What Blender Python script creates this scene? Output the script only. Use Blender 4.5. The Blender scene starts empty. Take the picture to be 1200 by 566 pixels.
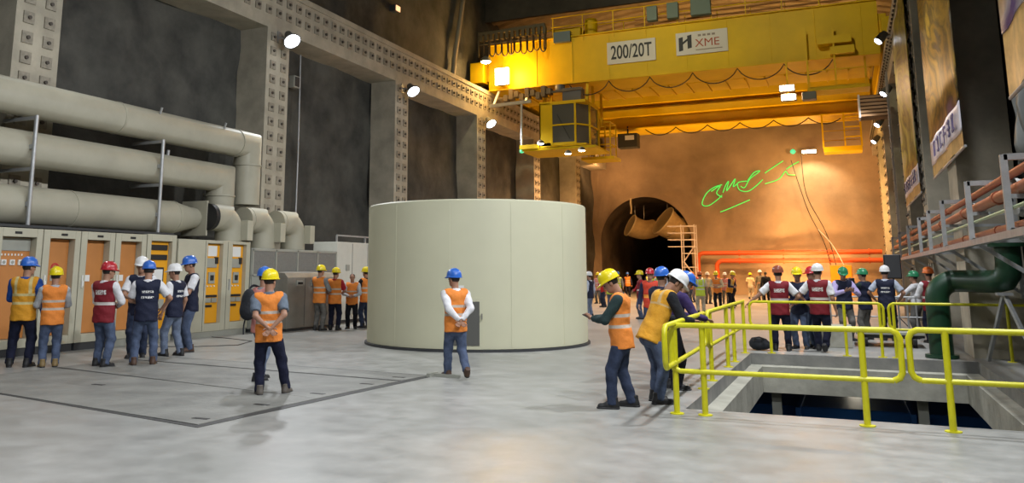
import bpy, math, random
import numpy as np
from mathutils import Vector, Matrix, noise
random.seed(7)
R = math.radians
SC = bpy.context.scene
COL = SC.collection
ORG = {}

# ------------------------------------------------------------------ materials
MATS = {}
def new_mat(name):
    m = bpy.data.materials.new(name); m.use_nodes = True
    nt = m.node_tree; b = nt.nodes['Principled BSDF']
    return m, nt, b
def nd(nt, typ, **kw):
    n = nt.nodes.new(typ)
    for k, v in kw.items():
        if hasattr(n, k): setattr(n, k, v)
        else: n.inputs[k].default_value = v
    return n
def math_n(nt, op, a, b=None, c=None):
    n = nt.nodes.new('ShaderNodeMath'); n.operation = op
    for i, v in enumerate((a, b, c)):
        if v is None: continue
        if isinstance(v, (int, float)): n.inputs[i].default_value = v
        else: nt.links.new(v, n.inputs[i])
    return n.outputs[0]
def mix_c(nt, fac, a, b):
    n = nt.nodes.new('ShaderNodeMix'); n.data_type = 'RGBA'
    if isinstance(fac, (int, float)): n.inputs[0].default_value = fac
    else: nt.links.new(fac, n.inputs[0])
    for i, v in ((6, a), (7, b)):
        if isinstance(v, (tuple, list)): n.inputs[i].default_value = (*v[:3], 1)
        else: nt.links.new(v, n.inputs[i])
    return n.outputs[2]
def M(name, col=(.5,.5,.5), rough=.5, metal=0, var=0.0, scale=4.0, bump=0.0, bscale=None, col2=None, emit=None, es=1.0, coord='Object', spec=.5, detail=4, lo=.35, hi=.68):
    if name in MATS: return MATS[name]
    m, nt, b = new_mat(name)
    b.inputs['Base Color'].default_value = (*col, 1)
    b.inputs['Roughness'].default_value = rough
    b.inputs['Metallic'].default_value = metal
    b.inputs['Specular IOR Level'].default_value = spec
    if emit:
        b.inputs['Emission Color'].default_value = (*emit, 1)
        b.inputs['Emission Strength'].default_value = es
    if var or bump or col2:
        tc = nd(nt, 'ShaderNodeTexCoord')
        if var or col2:
            n = nd(nt, 'ShaderNodeTexNoise', Scale=scale, Detail=detail, Roughness=.6)
            nt.links.new(tc.outputs[coord], n.inputs['Vector'])
            rp = nd(nt, 'ShaderNodeValToRGB')
            rp.color_ramp.elements[0].position = lo; rp.color_ramp.elements[1].position = hi
            c2 = col2 if col2 else tuple(min(1, c*(1+var)) for c in col)
            c1 = col if col2 else tuple(c*(1-var) for c in col)
            rp.color_ramp.elements[0].color = (*c1, 1); rp.color_ramp.elements[1].color = (*c2, 1)
            nt.links.new(n.outputs['Fac'], rp.inputs['Fac'])
            nt.links.new(rp.outputs['Color'], b.inputs['Base Color'])
        if bump:
            n2 = nd(nt, 'ShaderNodeTexNoise', Scale=bscale or scale*3, Detail=5)
            nt.links.new(tc.outputs[coord], n2.inputs['Vector'])
            bp = nd(nt, 'ShaderNodeBump', Strength=bump, Distance=.05)
            nt.links.new(n2.outputs['Fac'], bp.inputs['Height'])
            nt.links.new(bp.outputs['Normal'], b.inputs['Normal'])
    MATS[name] = m
    return m

# ------------------------------------------------------------------ mesh builder
class MB:
    def __init__(s): s.v = []; s.f = []; s.m = []; s.mi = 0
    def add(s, vs, fs):
        o = len(s.v); s.v += [tuple(map(float, p)) for p in vs]
        for f in fs: s.f.append(tuple(i+o for i in f)); s.m.append(s.mi)
        return s
    def box(s, x0, x1, y0, y1, z0, z1, X=None):
        x0, x1 = sorted((x0, x1)); y0, y1 = sorted((y0, y1)); z0, z1 = sorted((z0, z1))
        vs = [Vector(p) for p in ((x0,y0,z0),(x1,y0,z0),(x1,y1,z0),(x0,y1,z0),(x0,y0,z1),(x1,y0,z1),(x1,y1,z1),(x0,y1,z1))]
        if X: vs = [X @ p for p in vs]
        return s.add(vs, [(0,3,2,1),(4,5,6,7),(0,1,5,4),(1,2,6,5),(2,3,7,6),(3,0,4,7)])
    def bar(s, a, b, w, t=None):
        """square bar from a to b"""
        a = Vector(a); b = Vector(b); t = t or w
        d = (b-a).normalized(); u = Vector((0,0,1)) if abs(d.z) < .9 else Vector((0,1,0))
        p = d.cross(u).normalized(); q = p.cross(d)
        vs = [e + p*i*w/2 + q*j*t/2 for e in (a, b) for i, j in ((-1,-1),(1,-1),(1,1),(-1,1))]
        return s.add(vs, [(0,1,2,3),(7,6,5,4),(0,4,5,1),(1,5,6,2),(2,6,7,3),(3,7,4,0)])
    def path(s, pts, r, n=10, caps=True):
        pts = [Vector(p) for p in pts]; N = len(pts)
        rs = r if isinstance(r, (list, tuple)) else [r]*N
        t0 = (pts[1]-pts[0]).normalized()
        u = Vector((0,0,1)) if abs(t0.z) < .9 else Vector((1,0,0))
        p = t0.cross(u).normalized(); rings = []
        for i in range(N):
            if i == 0: t = t0
            elif i == N-1: t = (pts[-1]-pts[-2]).normalized()
            else:
                a = (pts[i]-pts[i-1]).normalized(); b = (pts[i+1]-pts[i]).normalized(); t = (a+b)
                t = t.normalized() if t.length > 1e-6 else b
            p = (p - t*p.dot(t)); p = p.normalized() if p.length > 1e-6 else t.orthogonal().normalized()
            q = t.cross(p)
            ws = [(p*math.cos(k*2*math.pi/n) + q*math.sin(k*2*math.pi/n))*rs[i] for k in range(n)]
            if 0 < i < N-1 and (a-b).length > 1e-3:
                e = (a-b).normalized(); f = min(1.5, 1/max(.3, a.dot(t)))-1
                ws = [w_ + e*(w_.dot(e)*f) for w_ in ws]
            rings.append([pts[i] + w_ for w_ in ws])
        vs = [v for rg in rings for v in rg]; fs = []
        for i in range(N-1):
            for k in range(n):
                a = i*n+k; b = i*n+(k+1) % n
                fs.append((a, b, b+n, a+n))
        if caps: fs.append(tuple(range(n-1, -1, -1))); fs.append(tuple(range((N-1)*n, N*n)))
        return s.add(vs, fs)
    def tube(s, a, b, r, r2=None, n=12, caps=True):
        return s.path([a, b], [r, r if r2 is None else r2], n, caps)
    def lathe(s, prof, c=(0,0,0), n=24, X=None):
        vs = []; fs = []; c = Vector(c)
        for (r, z) in prof:
            for k in range(n):
                a = 2*math.pi*k/n; p = Vector((r*math.cos(a), r*math.sin(a), z))
                vs.append((X @ p if X else p) + c)
        for i in range(len(prof)-1):
            for k in range(n):
                a = i*n+k; b = i*n+(k+1) % n; fs.append((a, b, b+n, a+n))
        if prof[0][0] > 1e-4: fs.append(tuple(range(n-1, -1, -1)))
        if prof[-1][0] > 1e-4: fs.append(tuple(range((len(prof)-1)*n, len(prof)*n)))
        return s.add(vs, fs)
    def prism(s, poly, z0, z1, X=None):
        n = len(poly)
        vs = [Vector((x, y, z)) for z in (z0, z1) for (x, y) in poly]
        if X: vs = [X @ v for v in vs]
        fs = [tuple(range(n-1, -1, -1)), tuple(range(n, 2*n))] + [(i, (i+1) % n, (i+1) % n+n, i+n) for i in range(n)]
        return s.add(vs, fs)
    def grid(s, P):
        """P[i][j] points"""
        a = len(P); b = len(P[0])
        return s.add([p for row in P for p in row], [(i*b+j, (i+1)*b+j, (i+1)*b+j+1, i*b+j+1) for i in range(a-1) for j in range(b-1)])
    def build(s, name, mats, parent=None, loc=None, bevel=0, smooth=None, local=False):
        me = bpy.data.meshes.new(name)
        o = bpy.data.objects.new(name, me); COL.objects.link(o)
        org = Vector((0,0,0))
        if parent is not None:
            o.parent = parent
            if not local: org = ORG.get(parent.name, Vector((0,0,0)))
        elif loc is not None:
            org = Vector(loc); o.location = org
        ORG[o.name] = org
        me.from_pydata([(x-org.x, y-org.y, z-org.z) for x, y, z in s.v], [], s.f)
        for m in (mats if isinstance(mats, (list, tuple)) else [mats]): me.materials.append(m)
        me.polygons.foreach_set('material_index', s.m)
        me.update()
        if smooth is not None:
            me.shade_smooth(); me.set_sharp_from_angle(angle=R(smooth))
        if bevel:
            b = o.modifiers.new('bevel', 'BEVEL'); b.width = bevel; b.segments = 2; b.limit_method = 'ANGLE'
        return o
def arc3(c, a, b, r, t0, t1, n=8):
    """points on an arc about c in the plane of unit vectors a, b"""
    c = Vector(c); a = Vector(a); b = Vector(b)
    return [c + a*r*math.cos(t0+(t1-t0)*i/n) + b*r*math.sin(t0+(t1-t0)*i/n) for i in range(n+1)]
def tag(o, label=None, cat=None, group=None, kind=None):
    if label: o['label'] = label
    if cat: o['category'] = cat
    if group: o['group'] = group
    if kind: o['kind'] = kind
    return o
def empty(name, loc, label=None, cat=None, group=None, rz=0):
    o = bpy.data.objects.new(name, None); COL.objects.link(o); o.location = loc; o.rotation_euler.z = rz
    o.empty_display_size = .2; ORG[o.name] = Vector(loc)
    return tag(o, label, cat, group)
def struct(o): o['kind'] = 'structure'; return o
def copy_tree(o, parent=None):
    c = o.copy(); COL.objects.link(c); c.parent = parent
    ORG[c.name] = ORG.get(o.name, Vector((0,0,0)))
    for ch in list(o.children): copy_tree(ch, c)
    return c
def text_mesh(name, txt, size, mat, parent, origin, ux, uy, depth=.02, bold=0.0, sx=1.0):
    """lettering as a mesh: ux, uy are the writing and up directions"""
    cu = bpy.data.curves.new(name, 'FONT'); cu.body = txt; cu.size = size; cu.extrude = depth; cu.offset = bold
    cu.align_x = 'CENTER'; cu.align_y = 'CENTER'
    t = bpy.data.objects.new(name, cu); COL.objects.link(t)
    dg = bpy.context.evaluated_depsgraph_get(); dg.update()
    me = bpy.data.meshes.new_from_object(t.evaluated_get(dg))
    bpy.data.objects.remove(t)
    ux = Vector(ux); uy = Vector(uy); un = ux.cross(uy)
    org = ORG.get(parent.name, Vector((0,0,0)))
    for v in me.vertices:
        v.co = Vector(origin) + ux*v.co.x*sx + uy*v.co.y + un*v.co.z - org
    me.materials.clear(); me.materials.append(mat)
    o = bpy.data.objects.new(name, me); COL.objects.link(o); o.parent = parent; ORG[o.name] = org
    return o
def light(name, typ, loc, energy, col, target=None, size=.3, angle=120, blend=.6, parent=None):
    l = bpy.data.lights.new(name, typ); l.energy = energy; l.color = col
    if typ == 'SPOT': l.spot_size = R(angle); l.spot_blend = blend; l.shadow_soft_size = size
    elif typ == 'AREA': l.size = size
    else: l.shadow_soft_size = size
    o = bpy.data.objects.new(name, l); COL.objects.link(o); o.location = loc
    if target is not None:
        o.rotation_euler = (Vector(target)-Vector(loc)).to_track_quat('-Z', 'Y').to_euler()
    return o

# palette
CREAM = M('cream_paint', (.50,.49,.36), .42, var=.05, scale=1.5)
TANKM = M('tank_paint', (.54,.53,.38), .5, var=.04, scale=.6, bump=.03, bscale=2)
CABM = M('cabinet_paint', (.47,.45,.345), .45, var=.05, scale=2)
PIPEM = M('pale_pipe_paint', (.39,.37,.285), .5, var=.08, scale=1.2)
GREYC = M('grey_cabinet_paint', (.33,.335,.29), .4, var=.06, scale=2)
STEEL = M('brushed_steel', (.25,.24,.21), .5, metal=.35, var=.08, scale=3)
GALV = M('galvanised_steel', (.42,.43,.43), .45, metal=.5, var=.1, scale=6)
ORNG = M('orange_panel', (.50,.20,.05), .5, var=.05, scale=2)
AMBER = M('amber_panel', (.72,.30,.01), .45)
DARK = M('dark_recess', (.035,.037,.04), .6)
BLACK = M('black_plastic', (.012,.012,.013), .5)
WHITE = M('white_plastic', (.75,.75,.72), .5)
YEL = M('crane_yellow', (.68,.43,.002), .5, var=.10, scale=.5, detail=6, spec=.25)
RAILY = M('rail_yellow', (.62,.58,.01), .4, var=.08, scale=5)
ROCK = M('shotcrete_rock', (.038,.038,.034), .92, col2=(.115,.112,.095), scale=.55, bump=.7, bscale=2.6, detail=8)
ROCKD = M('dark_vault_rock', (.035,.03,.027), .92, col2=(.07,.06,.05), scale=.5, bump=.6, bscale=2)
ENDR = M('end_wall_shotcrete', (.19,.14,.09), .8, col2=(.43,.32,.20), scale=.16, bump=.5, bscale=1.6, detail=8)
CONC = M('column_concrete', (.44,.40,.31), .8, var=.18, scale=1.2, bump=.12, bscale=8)
PLATE = M('anchor_plate', (.30,.27,.21), .7, metal=.0, var=.2, scale=9)
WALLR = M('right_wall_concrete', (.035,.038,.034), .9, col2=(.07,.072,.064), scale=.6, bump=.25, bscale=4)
DUCTM = M('fabric_duct', (.50,.36,.16), .7, var=.12, scale=3)
ORPIPE = M('orange_pipe_paint', (.60,.10,.02), .45)
RUSTP = M('rust_orange_pipe', (.33,.10,.045), .5, var=.15, scale=4)
GREENP = M('green_pipe_paint', (.008,.045,.02), .42, var=.1, scale=3)
BLUEM = M('blue_machine_paint', (.02,.10,.36), .4, var=.1, scale=2)
# ------------------------------------------------------------------ setting
def floor_mat():
    m, nt, b = new_mat('polished_concrete')
    tc = nd(nt, 'ShaderNodeTexCoord')
    n1 = nd(nt, 'ShaderNodeTexNoise', Scale=.35, Detail=8, Roughness=.62); nt.links.new(tc.outputs['Object'], n1.inputs['Vector'])
    n2 = nd(nt, 'ShaderNodeTexNoise', Scale=2.6, Detail=6, Roughness=.65); nt.links.new(tc.outputs['Object'], n2.inputs['Vector'])
    r1 = nd(nt, 'ShaderNodeValToRGB'); nt.links.new(n1.outputs['Fac'], r1.inputs['Fac'])
    r1.color_ramp.elements[0].position = .33; r1.color_ramp.elements[1].position = .7
    r1.color_ramp.elements[0].color = (.30,.305,.285,1); r1.color_ramp.elements[1].color = (.46,.455,.43,1)
    r2 = nd(nt, 'ShaderNodeValToRGB'); nt.links.new(n2.outputs['Fac'], r2.inputs['Fac'])
    r2.color_ramp.elements[0].position = .3; r2.color_ramp.elements[1].position = .75
    r2.color_ramp.elements[0].color = (.66,.66,.66,1); r2.color_ramp.elements[1].color = (1,1,1,1)
    mx = nd(nt, 'ShaderNodeMix', data_type='RGBA', blend_type='MULTIPLY'); mx.inputs[0].default_value = 1
    nt.links.new(r1.outputs['Color'], mx.inputs[6]); nt.links.new(r2.outputs['Color'], mx.inputs[7])
    nt.links.new(mx.outputs[2], b.inputs['Base Color'])
    ro = math_n(nt, 'MULTIPLY_ADD', n2.outputs['Fac'], .38, .19); nt.links.new(ro, b.inputs['Roughness'])
    n3 = nd(nt, 'ShaderNodeTexNoise', Scale=4.0, Detail=3, Roughness=.5); nt.links.new(tc.outputs['Object'], n3.inputs['Vector'])
    b.inputs['Specular IOR Level'].default_value = .36
    bp = nd(nt, 'ShaderNodeBump', Strength=.035, Distance=.01); nt.links.new(n3.outputs['Fac'], bp.inputs['Height'])
    nt.links.new(bp.outputs['Normal'], b.inputs['Normal'])
    return m
FLOORM = floor_mat()
PITM = M('pit_edge_concrete', (.27,.265,.22), .8, col2=(.44,.43,.36), scale=1.4, bump=.25, bscale=6)
REBM = M('pit_rebate_shaded_concrete', (.17,.17,.16), .85, col2=(.27,.265,.24), scale=2, bump=.25, bscale=6)  # darker copy of the pit concrete, with the rim's shade in its colour
XL, XR, YN, YF = -18.2, 3.1, -9.0, 64.0
PX0, PX1, PY0, PY1 = -1.95, 2.16, 10.86, 18.62     # rebate opening in the floor
IX0, IX1, IY0, IY1 = -1.72, 1.93, 10.98, 18.42     # clear opening
g = MB()
for (a, b, c, d) in ((XL, PX0, YN, YF+32), (PX1, XR+.6, YN, YF), (PX0, PX1, YN, PY0), (PX0, PX1, PY1, YF+32)):
    g.add([(a,c,0),(b,c,0),(b,d,0),(a,d,0)], [(0,1,2,3)])
g.mi = 1
def ring(x0,x1,y0,y1,z,X0,X1,Y0,Y1,Z):
    A = [(x0,y0,z),(x1,y0,z),(x1,y1,z),(x0,y1,z)]; B = [(X0,Y0,Z),(X1,Y0,Z),(X1,Y1,Z),(X0,Y1,Z)]
    g.add(A+B, [(i, (i+1) % 4, (i+1) % 4+4, i+4) for i in range(4)])
ring(PX0,PX1,PY0,PY1,0, PX0,PX1,PY0,PY1,-.22)
g.mi = 2
ring(PX0,PX1,PY0,PY1,-.22, IX0,IX1,IY0,IY1,-.24)
ring(IX0,IX1,IY0,IY1,-.24, IX0,IX1,IY0,IY1,-.75)
struct(g.build('floor', [FLOORM, REBM, PITM]))
# lower gallery seen through the opening
g = MB(); Z0 = -4.4
g.add([(-7,6,Z0),(7,6,Z0),(7,27,Z0),(-7,27,Z0)], [(0,1,2,3)])
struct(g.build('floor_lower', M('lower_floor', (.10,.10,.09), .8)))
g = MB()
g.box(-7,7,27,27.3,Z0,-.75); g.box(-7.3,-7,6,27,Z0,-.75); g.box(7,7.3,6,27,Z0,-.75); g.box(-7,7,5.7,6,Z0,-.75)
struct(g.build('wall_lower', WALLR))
g = MB()
for x0,x1,y0,y1 in ((-7,IX0,6,27),(IX1,7,6,27),(IX0,IX1,6,IY0),(IX0,IX1,IY1,27)): g.add([(x0,y0,-.75),(x1,y0,-.75),(x1,y1,-.75),(x0,y1,-.75)], [(3,2,1,0)])
struct(g.build('ceiling_lower', WALLR))

def rock(name, f, nu, nv, amp, mat, sc=.35, axis=Vector((1,0,0)), edge=0):
    P = []
    for i in range(nu+1):
        row = []
        for j in range(nv+1):
            p = Vector(f(i/nu, j/nv))
            d = noise.fractal(p*sc, 1.0, 2.1, 5) * amp
            ax = axis(p) if callable(axis) else axis
            row.append(p + ax*d)
        P.append(row)
    g = MB(); g.grid(P); o = g.build(name, mat, smooth=60); return struct(o)
rock('wall_left', lambda u, v: (XL, YN+(YF-YN)*u, 17.5*v), 150, 40, .28, ROCK)
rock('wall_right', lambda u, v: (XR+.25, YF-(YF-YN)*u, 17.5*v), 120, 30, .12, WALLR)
struct(MB().box(XL-.5, XR+.6, YN-.4, YN, 0, 19).build('wall_front', WALLR))
def vault(u, v, y0, y1, zs, rise):
    x = XL + (XR+.25-XL)*v; t = (2*v-1)
    return (x, y0+(y1-y0)*u, zs + rise*(1-t*t))
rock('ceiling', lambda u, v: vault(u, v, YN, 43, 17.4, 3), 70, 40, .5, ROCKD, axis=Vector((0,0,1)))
# corrugated false ceiling over the far end
g = MB(); P = []
n = 21*6
for i in range(n+1):
    y = 42.5 + (YF+.2-42.5)*i/n
    ph = i % 6; dz = (0,.0,.14,.14,.14,0)[ph]
    P.append([(XL+(XR+.3-XL)*j/40, y, 16.2+1.5*(1-(2*j/40-1)**2)+dz) for j in range(41)])
g.grid(P); struct(g.build('ceiling_corrugated', M('corrugated_sheet', (.20,.15,.09), .55, metal=.3, var=.2, scale=1.5)))
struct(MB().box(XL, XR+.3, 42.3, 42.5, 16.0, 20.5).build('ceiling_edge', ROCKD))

# end wall with the tunnel mouth
TX, TW, TS, TH = -14.05, 3.5, 4.0, 7.45
def arch_r(phi):
    c, s = math.cos(phi), math.sin(phi); lo, hi = 0, 20
    for _ in range(40):
        m = (lo+hi)/2; x, z = m*c, m*s
        ins = abs(x) < TW and (z < TS or (x/TW)**2+((z-TS)/(TH-TS))**2 < 1)
        lo, hi = (m, hi) if ins else (lo, m)
    return lo
def rect_r(phi):
    c, s = math.cos(phi), math.sin(phi)
    r = 1e9
    if c > 1e-9: r = min(r, (XR+.5-TX)/c)
    if c < -1e-9: r = min(r, (XL-.3-TX)/c)
    if s > 1e-9: r = min(r, 18.5/s)
    return r
phis = sorted(set([math.pi*i/72 for i in range(73)] + [math.atan2(18.5, XR+.5-TX), math.atan2(18.5, XL-.3-TX)]))
P = []; NR = 44
for ph in phis:
    r0, r1 = arch_r(ph), rect_r(ph); row = []
    for j in range(NR+1):
        t = (j/NR)**1.35
        r = r0+(r1-r0)*t; p = Vector((TX+r*math.cos(ph), YF, r*math.sin(ph)))
        d = noise.fractal(p*.30, 1., 2.1, 6)*.42*min(1, .35+j/6)
        row.append(p + Vector((0, -d, 0)))
    P.append(row)
g = MB(); g.grid(P); struct(g.build('wall_back', ENDR, smooth=60))
P = []
for ph in phis:
    r0 = arch_r(ph); row = []
    for j in range(25):
        y = YF + 30*j/24; rr = r0*(1+.0*j)
        p = Vector((TX+rr*math.cos(ph), y, rr*math.sin(ph)))
        d = noise.fractal(p*.5, 1., 2.1, 4)*.3*min(1, j/2)
        row.append(p + Vector((math.cos(ph)*d, 0, math.sin(ph)*d)))
    P.append(row)
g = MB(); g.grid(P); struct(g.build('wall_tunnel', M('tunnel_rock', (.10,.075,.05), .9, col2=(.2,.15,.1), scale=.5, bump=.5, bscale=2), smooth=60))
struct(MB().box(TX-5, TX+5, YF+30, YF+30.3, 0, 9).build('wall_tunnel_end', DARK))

# columns and runway beams
BOLT = M('rusty_bolt', (.10,.085,.07), .7, metal=.2)
def column(name, xf, sgn, y0, y1, depth, z0, z1, rows=True):
    g = MB(); g.box(xf, xf-sgn*depth, y0, y1, z0, z1); g.mi = 1
    if rows:
        z = z0+.35
        while z < z1-.2:
            for yy in (y0+(y1-y0)*.27, y0+(y1-y0)*.73):
                g.box(xf, xf+sgn*.035, yy-.14, yy+.14, z-.14, z+.14)
                g.mi = 2; g.tube((xf+sgn*.02, yy, z), (xf+sgn*.08, yy, z), .045, n=8); g.mi = 1
            z += .48
    return struct(g.build(name, [CONC, PLATE, BOLT]))
for y0, y1 in ((3.4,4.6),(12.2,13.4),(21.2,22.4),(29.8,30.95),(38.4,39.5),(47.0,48.1),(55.6,56.7)):
    column('column_left', -17.0, 1, y0, y1, 1.2, 0, 9.75)
for y0, y1 in ((19.4,20.9),(26.2,27.5),(33.0,34.3),(39.2,40.5),(46.5,47.8),(53.5,54.8)):
    column('column_right', 2.2, -1, y0, y1, 1.0, 0, 9.75, rows=y0 > 22)
def runway(name, xf, sgn):
    g = MB(); g.box(xf, xf-sgn*1.3, YN+.1, YF-.1, 9.75, 11.3)
    g.box(xf+sgn*.06, xf-sgn*1.3, YN+.1, YF-.1, 11.1, 11.3)
    g.mi = 1; y = YN+.5
    while y < YF-.5:
        for z in (10.35, 10.82):
            g.box(xf, xf+sgn*.035, y-.14, y+.14, z-.14, z+.14)
            g.mi = 2; g.tube((xf+sgn*.02, y, z), (xf+sgn*.10, y, z), .05, n=6); g.mi = 1
        y += .55
    g.mi = 2; g.box(xf-sgn*.5, xf-sgn*.62, YN+.2, YF-.2, 11.3, 11.45)
    return struct(g.build(name, [CONC, PLATE, BOLT]))
runway('beam_left', -17.0, 1); runway('beam_right', 2.2, -1)
# ------------------------------------------------------------------ central housing
TC, TR = (-8.34, 18.83), 2.69
t = empty('generator_housing', (*TC, 0), 'big round cream steel housing standing in the middle of the floor', 'generator housing')
g = MB(); g.lathe([(TR,.06),(TR,3.24),(TR-.03,3.27),(TR-.14,3.27),(TR-.14,3.2),(0,3.2)], (*TC,0), 96)
for k in range(12):
    a = 2*math.pi*(k+.35)/12; X = Matrix.Rotation(a, 4, 'Z')
    g.box(TR-.01, TR+.004, -.03, .03, .1, 3.2, X=Matrix.Translation((*TC,0)) @ X)
g.build('shell', TANKM, t, smooth=30)
g = MB(); g.lathe([(TR+.05,0),(TR+.05,.05),(TR-.2,.05)], (*TC,0), 96); g.build('base_ring', DARK, t, smooth=30)
def on_tank(px_dx, z, hw, hh, th=.02, off=0):
    """a plate curved with the shell, facing the camera side; px_dx is an angle offset"""
    a0 = math.atan2(-TC[1], -TC[0]) + px_dx
    g = MB(); P = []
    for i in range(7):
        a = a0 + (i/6-.5)*2*hw/TR
        P.append(a)
    vs = []
    for rr in (TR+off, TR+off+th):
        for a in P:
            for zz in (z-hh, z+hh): vs.append((TC[0]+rr*math.cos(a), TC[1]+rr*math.sin(a), zz))
    n = 7; fs = []
    for i in range(n-1):
        a = 2*i; fs += [(a, a+1, a+3, a+2), (14+a, 14+a+2, 14+a+3, 14+a+1), (a, a+2, 16+a, 14+a), (a+1, 15+a, 17+a, a+3)]
    fs += [(0,14,15,1), (12,13,27,26)]
    g.add(vs, fs); return g
DA = -.105
fr = on_tank(DA, .60, .40, .54, .015).build('door_frame', TANKM, t)
on_tank(DA, .60, .33, .46, .02, .008).build('door', M('hatch_dark', (.09,.09,.08), .6), t)
g = on_tank(DA+.142, .75, .012, .06, .05, .02); g.build('door_handle', STEEL, t)
on_tank(DA-.05, 1.30, .13, .10, .006, .002).build('paper_sheet', WHITE, t)

# ------------------------------------------------------------------ cabinets along the left wall
XF = -15.4
def cab_frame(y0, y1, z0, z1, oy0, oy1, oz0, oz1, depth=.95, dep=.22):
    """carcass with a framed opening on its front face"""
    g = MB(); x1 = XF; x0 = XF-depth; xb = XF-dep
    g.box(x0, xb, y0, y1, z0, z1)
    g.box(xb, x1, y0, oy0, z0, z1); g.box(xb, x1, oy1, y1, z0, z1)
    g.box(xb, x1, oy0, oy1, z0, oz0); g.box(xb, x1, oy0, oy1, oz1, z1)
    return g
def screws(g, x, pts, r=.012):
    for y, z in pts: g.tube((x, y, z), (x+.012, y, z), r, n=6)
ys = [11.05, 12.15, 13.10, 14.05, 15.0]
labs = ['cream electrical cabinet with gauges over its orange panel, behind the gold vest man',
        'cream cabinet with red ring notice on its orange panel, behind the woman in orange vest',
        'cream cabinet with plain orange panel directly behind the man in the red helmet',
        'cream cabinet with orange panel left of the amber instrument cabinet']
for i in range(4):
    y0, y1 = ys[i]+.012, ys[i+1]-.012
    c = empty('electrical_cabinet', (XF, (y0+y1)/2, 0), labs[i], 'cabinet', 'row of cream electrical cabinets')
    g = cab_frame(y0, y1, .16, 2.58, y0+.16, y1-.14, .34, 2.40); g.build('body', CABM, c, bevel=.008)
    g = MB(); g.box(XF-.9, XF-.02, y0+.02, y1-.02, 0, .16); g.build('plinth', DARK if i < 3 else GREYC, c)
    g = MB(); g.box(XF-.215, XF-.18, y0+.17, y1-.15, .35, 2.39); pn = g.build('panel', ORNG, c, bevel=.004)
    g = MB(); g.box(XF-.01, XF+.03, y0+.06, y0+.09, 1.35, 1.62); g.box(XF+.03, XF+.045, y0+.055, y0+.095, 1.38, 1.5); g.build('door_handle', WHITE if i else GALV, c)
    g = MB(); g.box(XF, XF+.006, y0+.42, y0+.58, 2.46, 2.51); g.build('nameplate', BLACK, c)
    if i == 0:
        g = MB(); g.box(XF-.18, XF-.165, y0+.18, y1-.16, 2.12, 2.38); g.build('top_plate', GREYC, c)
        for k in range(3):
            g = MB(); yk = y0+.34+k*.19; g.box(XF-.18, XF-.15, yk-.055, yk+.055, 1.83, 1.94); gg = g.build('gauge', WHITE, c)
            g = MB(); g.tube((XF-.15, yk, 1.885), (XF-.145, yk, 1.885), .035, n=12); g.build('dial', GREYC, gg)
        g = MB()
        for k in range(7): g.box(XF-.18, XF-.172, y0+.28+k*.075, y0+.31+k*.075, 2.02, 2.06)
        g.build('label_row', WHITE, c)
    elif i == 1:
        g = MB(); Rg = []
        for a in range(24):
            pass
        vs = []; fs = []
        for k in range(20):
            a = 2*math.pi*k/20
            for rr in (.10, .065):
                for xx in (XF-.18, XF-.17): vs.append((xx, y0+.46+rr*math.cos(a), 1.78+rr*math.sin(a)))
        for k in range(20):
            a = 4*k; b = 4*((k+1) % 20)
            fs += [(a+1, b+1, b+3, a+3), (a, b, b+1, a+1), (a+2, a+3, b+3, b+2)]
        g.add(vs, fs); g.build('warning_ring', M('sign_red', (.5,.03,.03), .5), c)
        g = MB(); g.box(XF-.18, XF-.172, y0+.36, y0+.56, 1.5, 1.62); g.build('notice', GREYC, c)
    if i >= 2:
        g = MB(); g.box(XF-.18, XF-.16, y0+.19, y0+.42, 1.48, 1.62); g.build('door_label', WHITE, c)
AMB2 = M('amber_lit_panel', (.80,.36,.01), .42)  # lighter amber copy; the yellow light on the panels is in its colour
def instruments(c, y0, y1, z0, z1, paper, kind):
    """amber instrument door seen in a framed opening"""
    g = MB(); g.box(XF-.16, XF-.12, y0, y1, z0, z1); g.build('panel', AMB2, c, bevel=.004)
    w = y1-y0; xs = XF-.12
    def bx(n, a, b, c0, d, th, mat, p=c):
        g = MB(); g.box(xs, xs+th, y0+w*a, y0+w*b, c0, d); return g.build(n, mat, p, bevel=.003)
    if kind == 'bars':
        for z in (2.22, 1.98):
            o = bx('terminal_strip', .08, .92, z, z+.13, .03, BLACK)
        bx('display_frame', .08, .80, 1.40, 1.80, .02, BLACK); d = bx('display', .14, .74, 1.46, 1.75, .028, WHITE)
        bx('terminal_strip', .08, .92, 1.16, 1.22, .03, BLACK)
        bx('relay', .12, .40, .8, 1.02, .04, GREYC); bx('relay', .52, .86, .8, 1.02, .04, GREYC)
    else:
        bx('paper_sheet', .22, .82, 2.10, 2.38, .006, WHITE)
        bx('relay', .10, .80, 1.80, 2.05, .03, GREYC); r = bx('meter', .66, .86, 1.90, 2.08, .05, BLACK)
        bx('breaker_frame', .30, .70, 1.38, 1.68, .03, GREYC); bx('breaker', .40, .60, 1.46, 1.60, .05, BLACK)
        for k in range(3):
            g = MB(); yk = y0+w*(.25+.22*k); g.tube((xs, yk, 1.31), (xs+.03, yk, 1.31), .02, n=10); g.build('push_button', WHITE, c)
        bx('terminal_strip', .06, .90, 1.02, 1.08, .03, BLACK)
        bx('relay', .10, .48, .88, 1.0, .04, GREYC); bx('relay', .55, .88, .88, 1.0, .04, GREYC)
        bx('terminal_strip', .08, .60, .76, .82, .03, BLACK)
c = empty('electrical_cabinet', (XF, 15.5, 0), 'cream cabinet with amber instrument panel, two black strips and white screen', 'cabinet', 'row of cream electrical cabinets')
cab_frame(15.02, 15.98, .16, 2.60, 15.15, 15.84, .30, 2.44, dep=.17).build('body', CABM, c, bevel=.008)
MB().box(XF-.9, XF-.02, 15.04, 15.96, 0, .16).build('plinth', GREYC, c)
instruments(c, 15.16, 15.83, .31, 2.43, False, 'bars')
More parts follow.
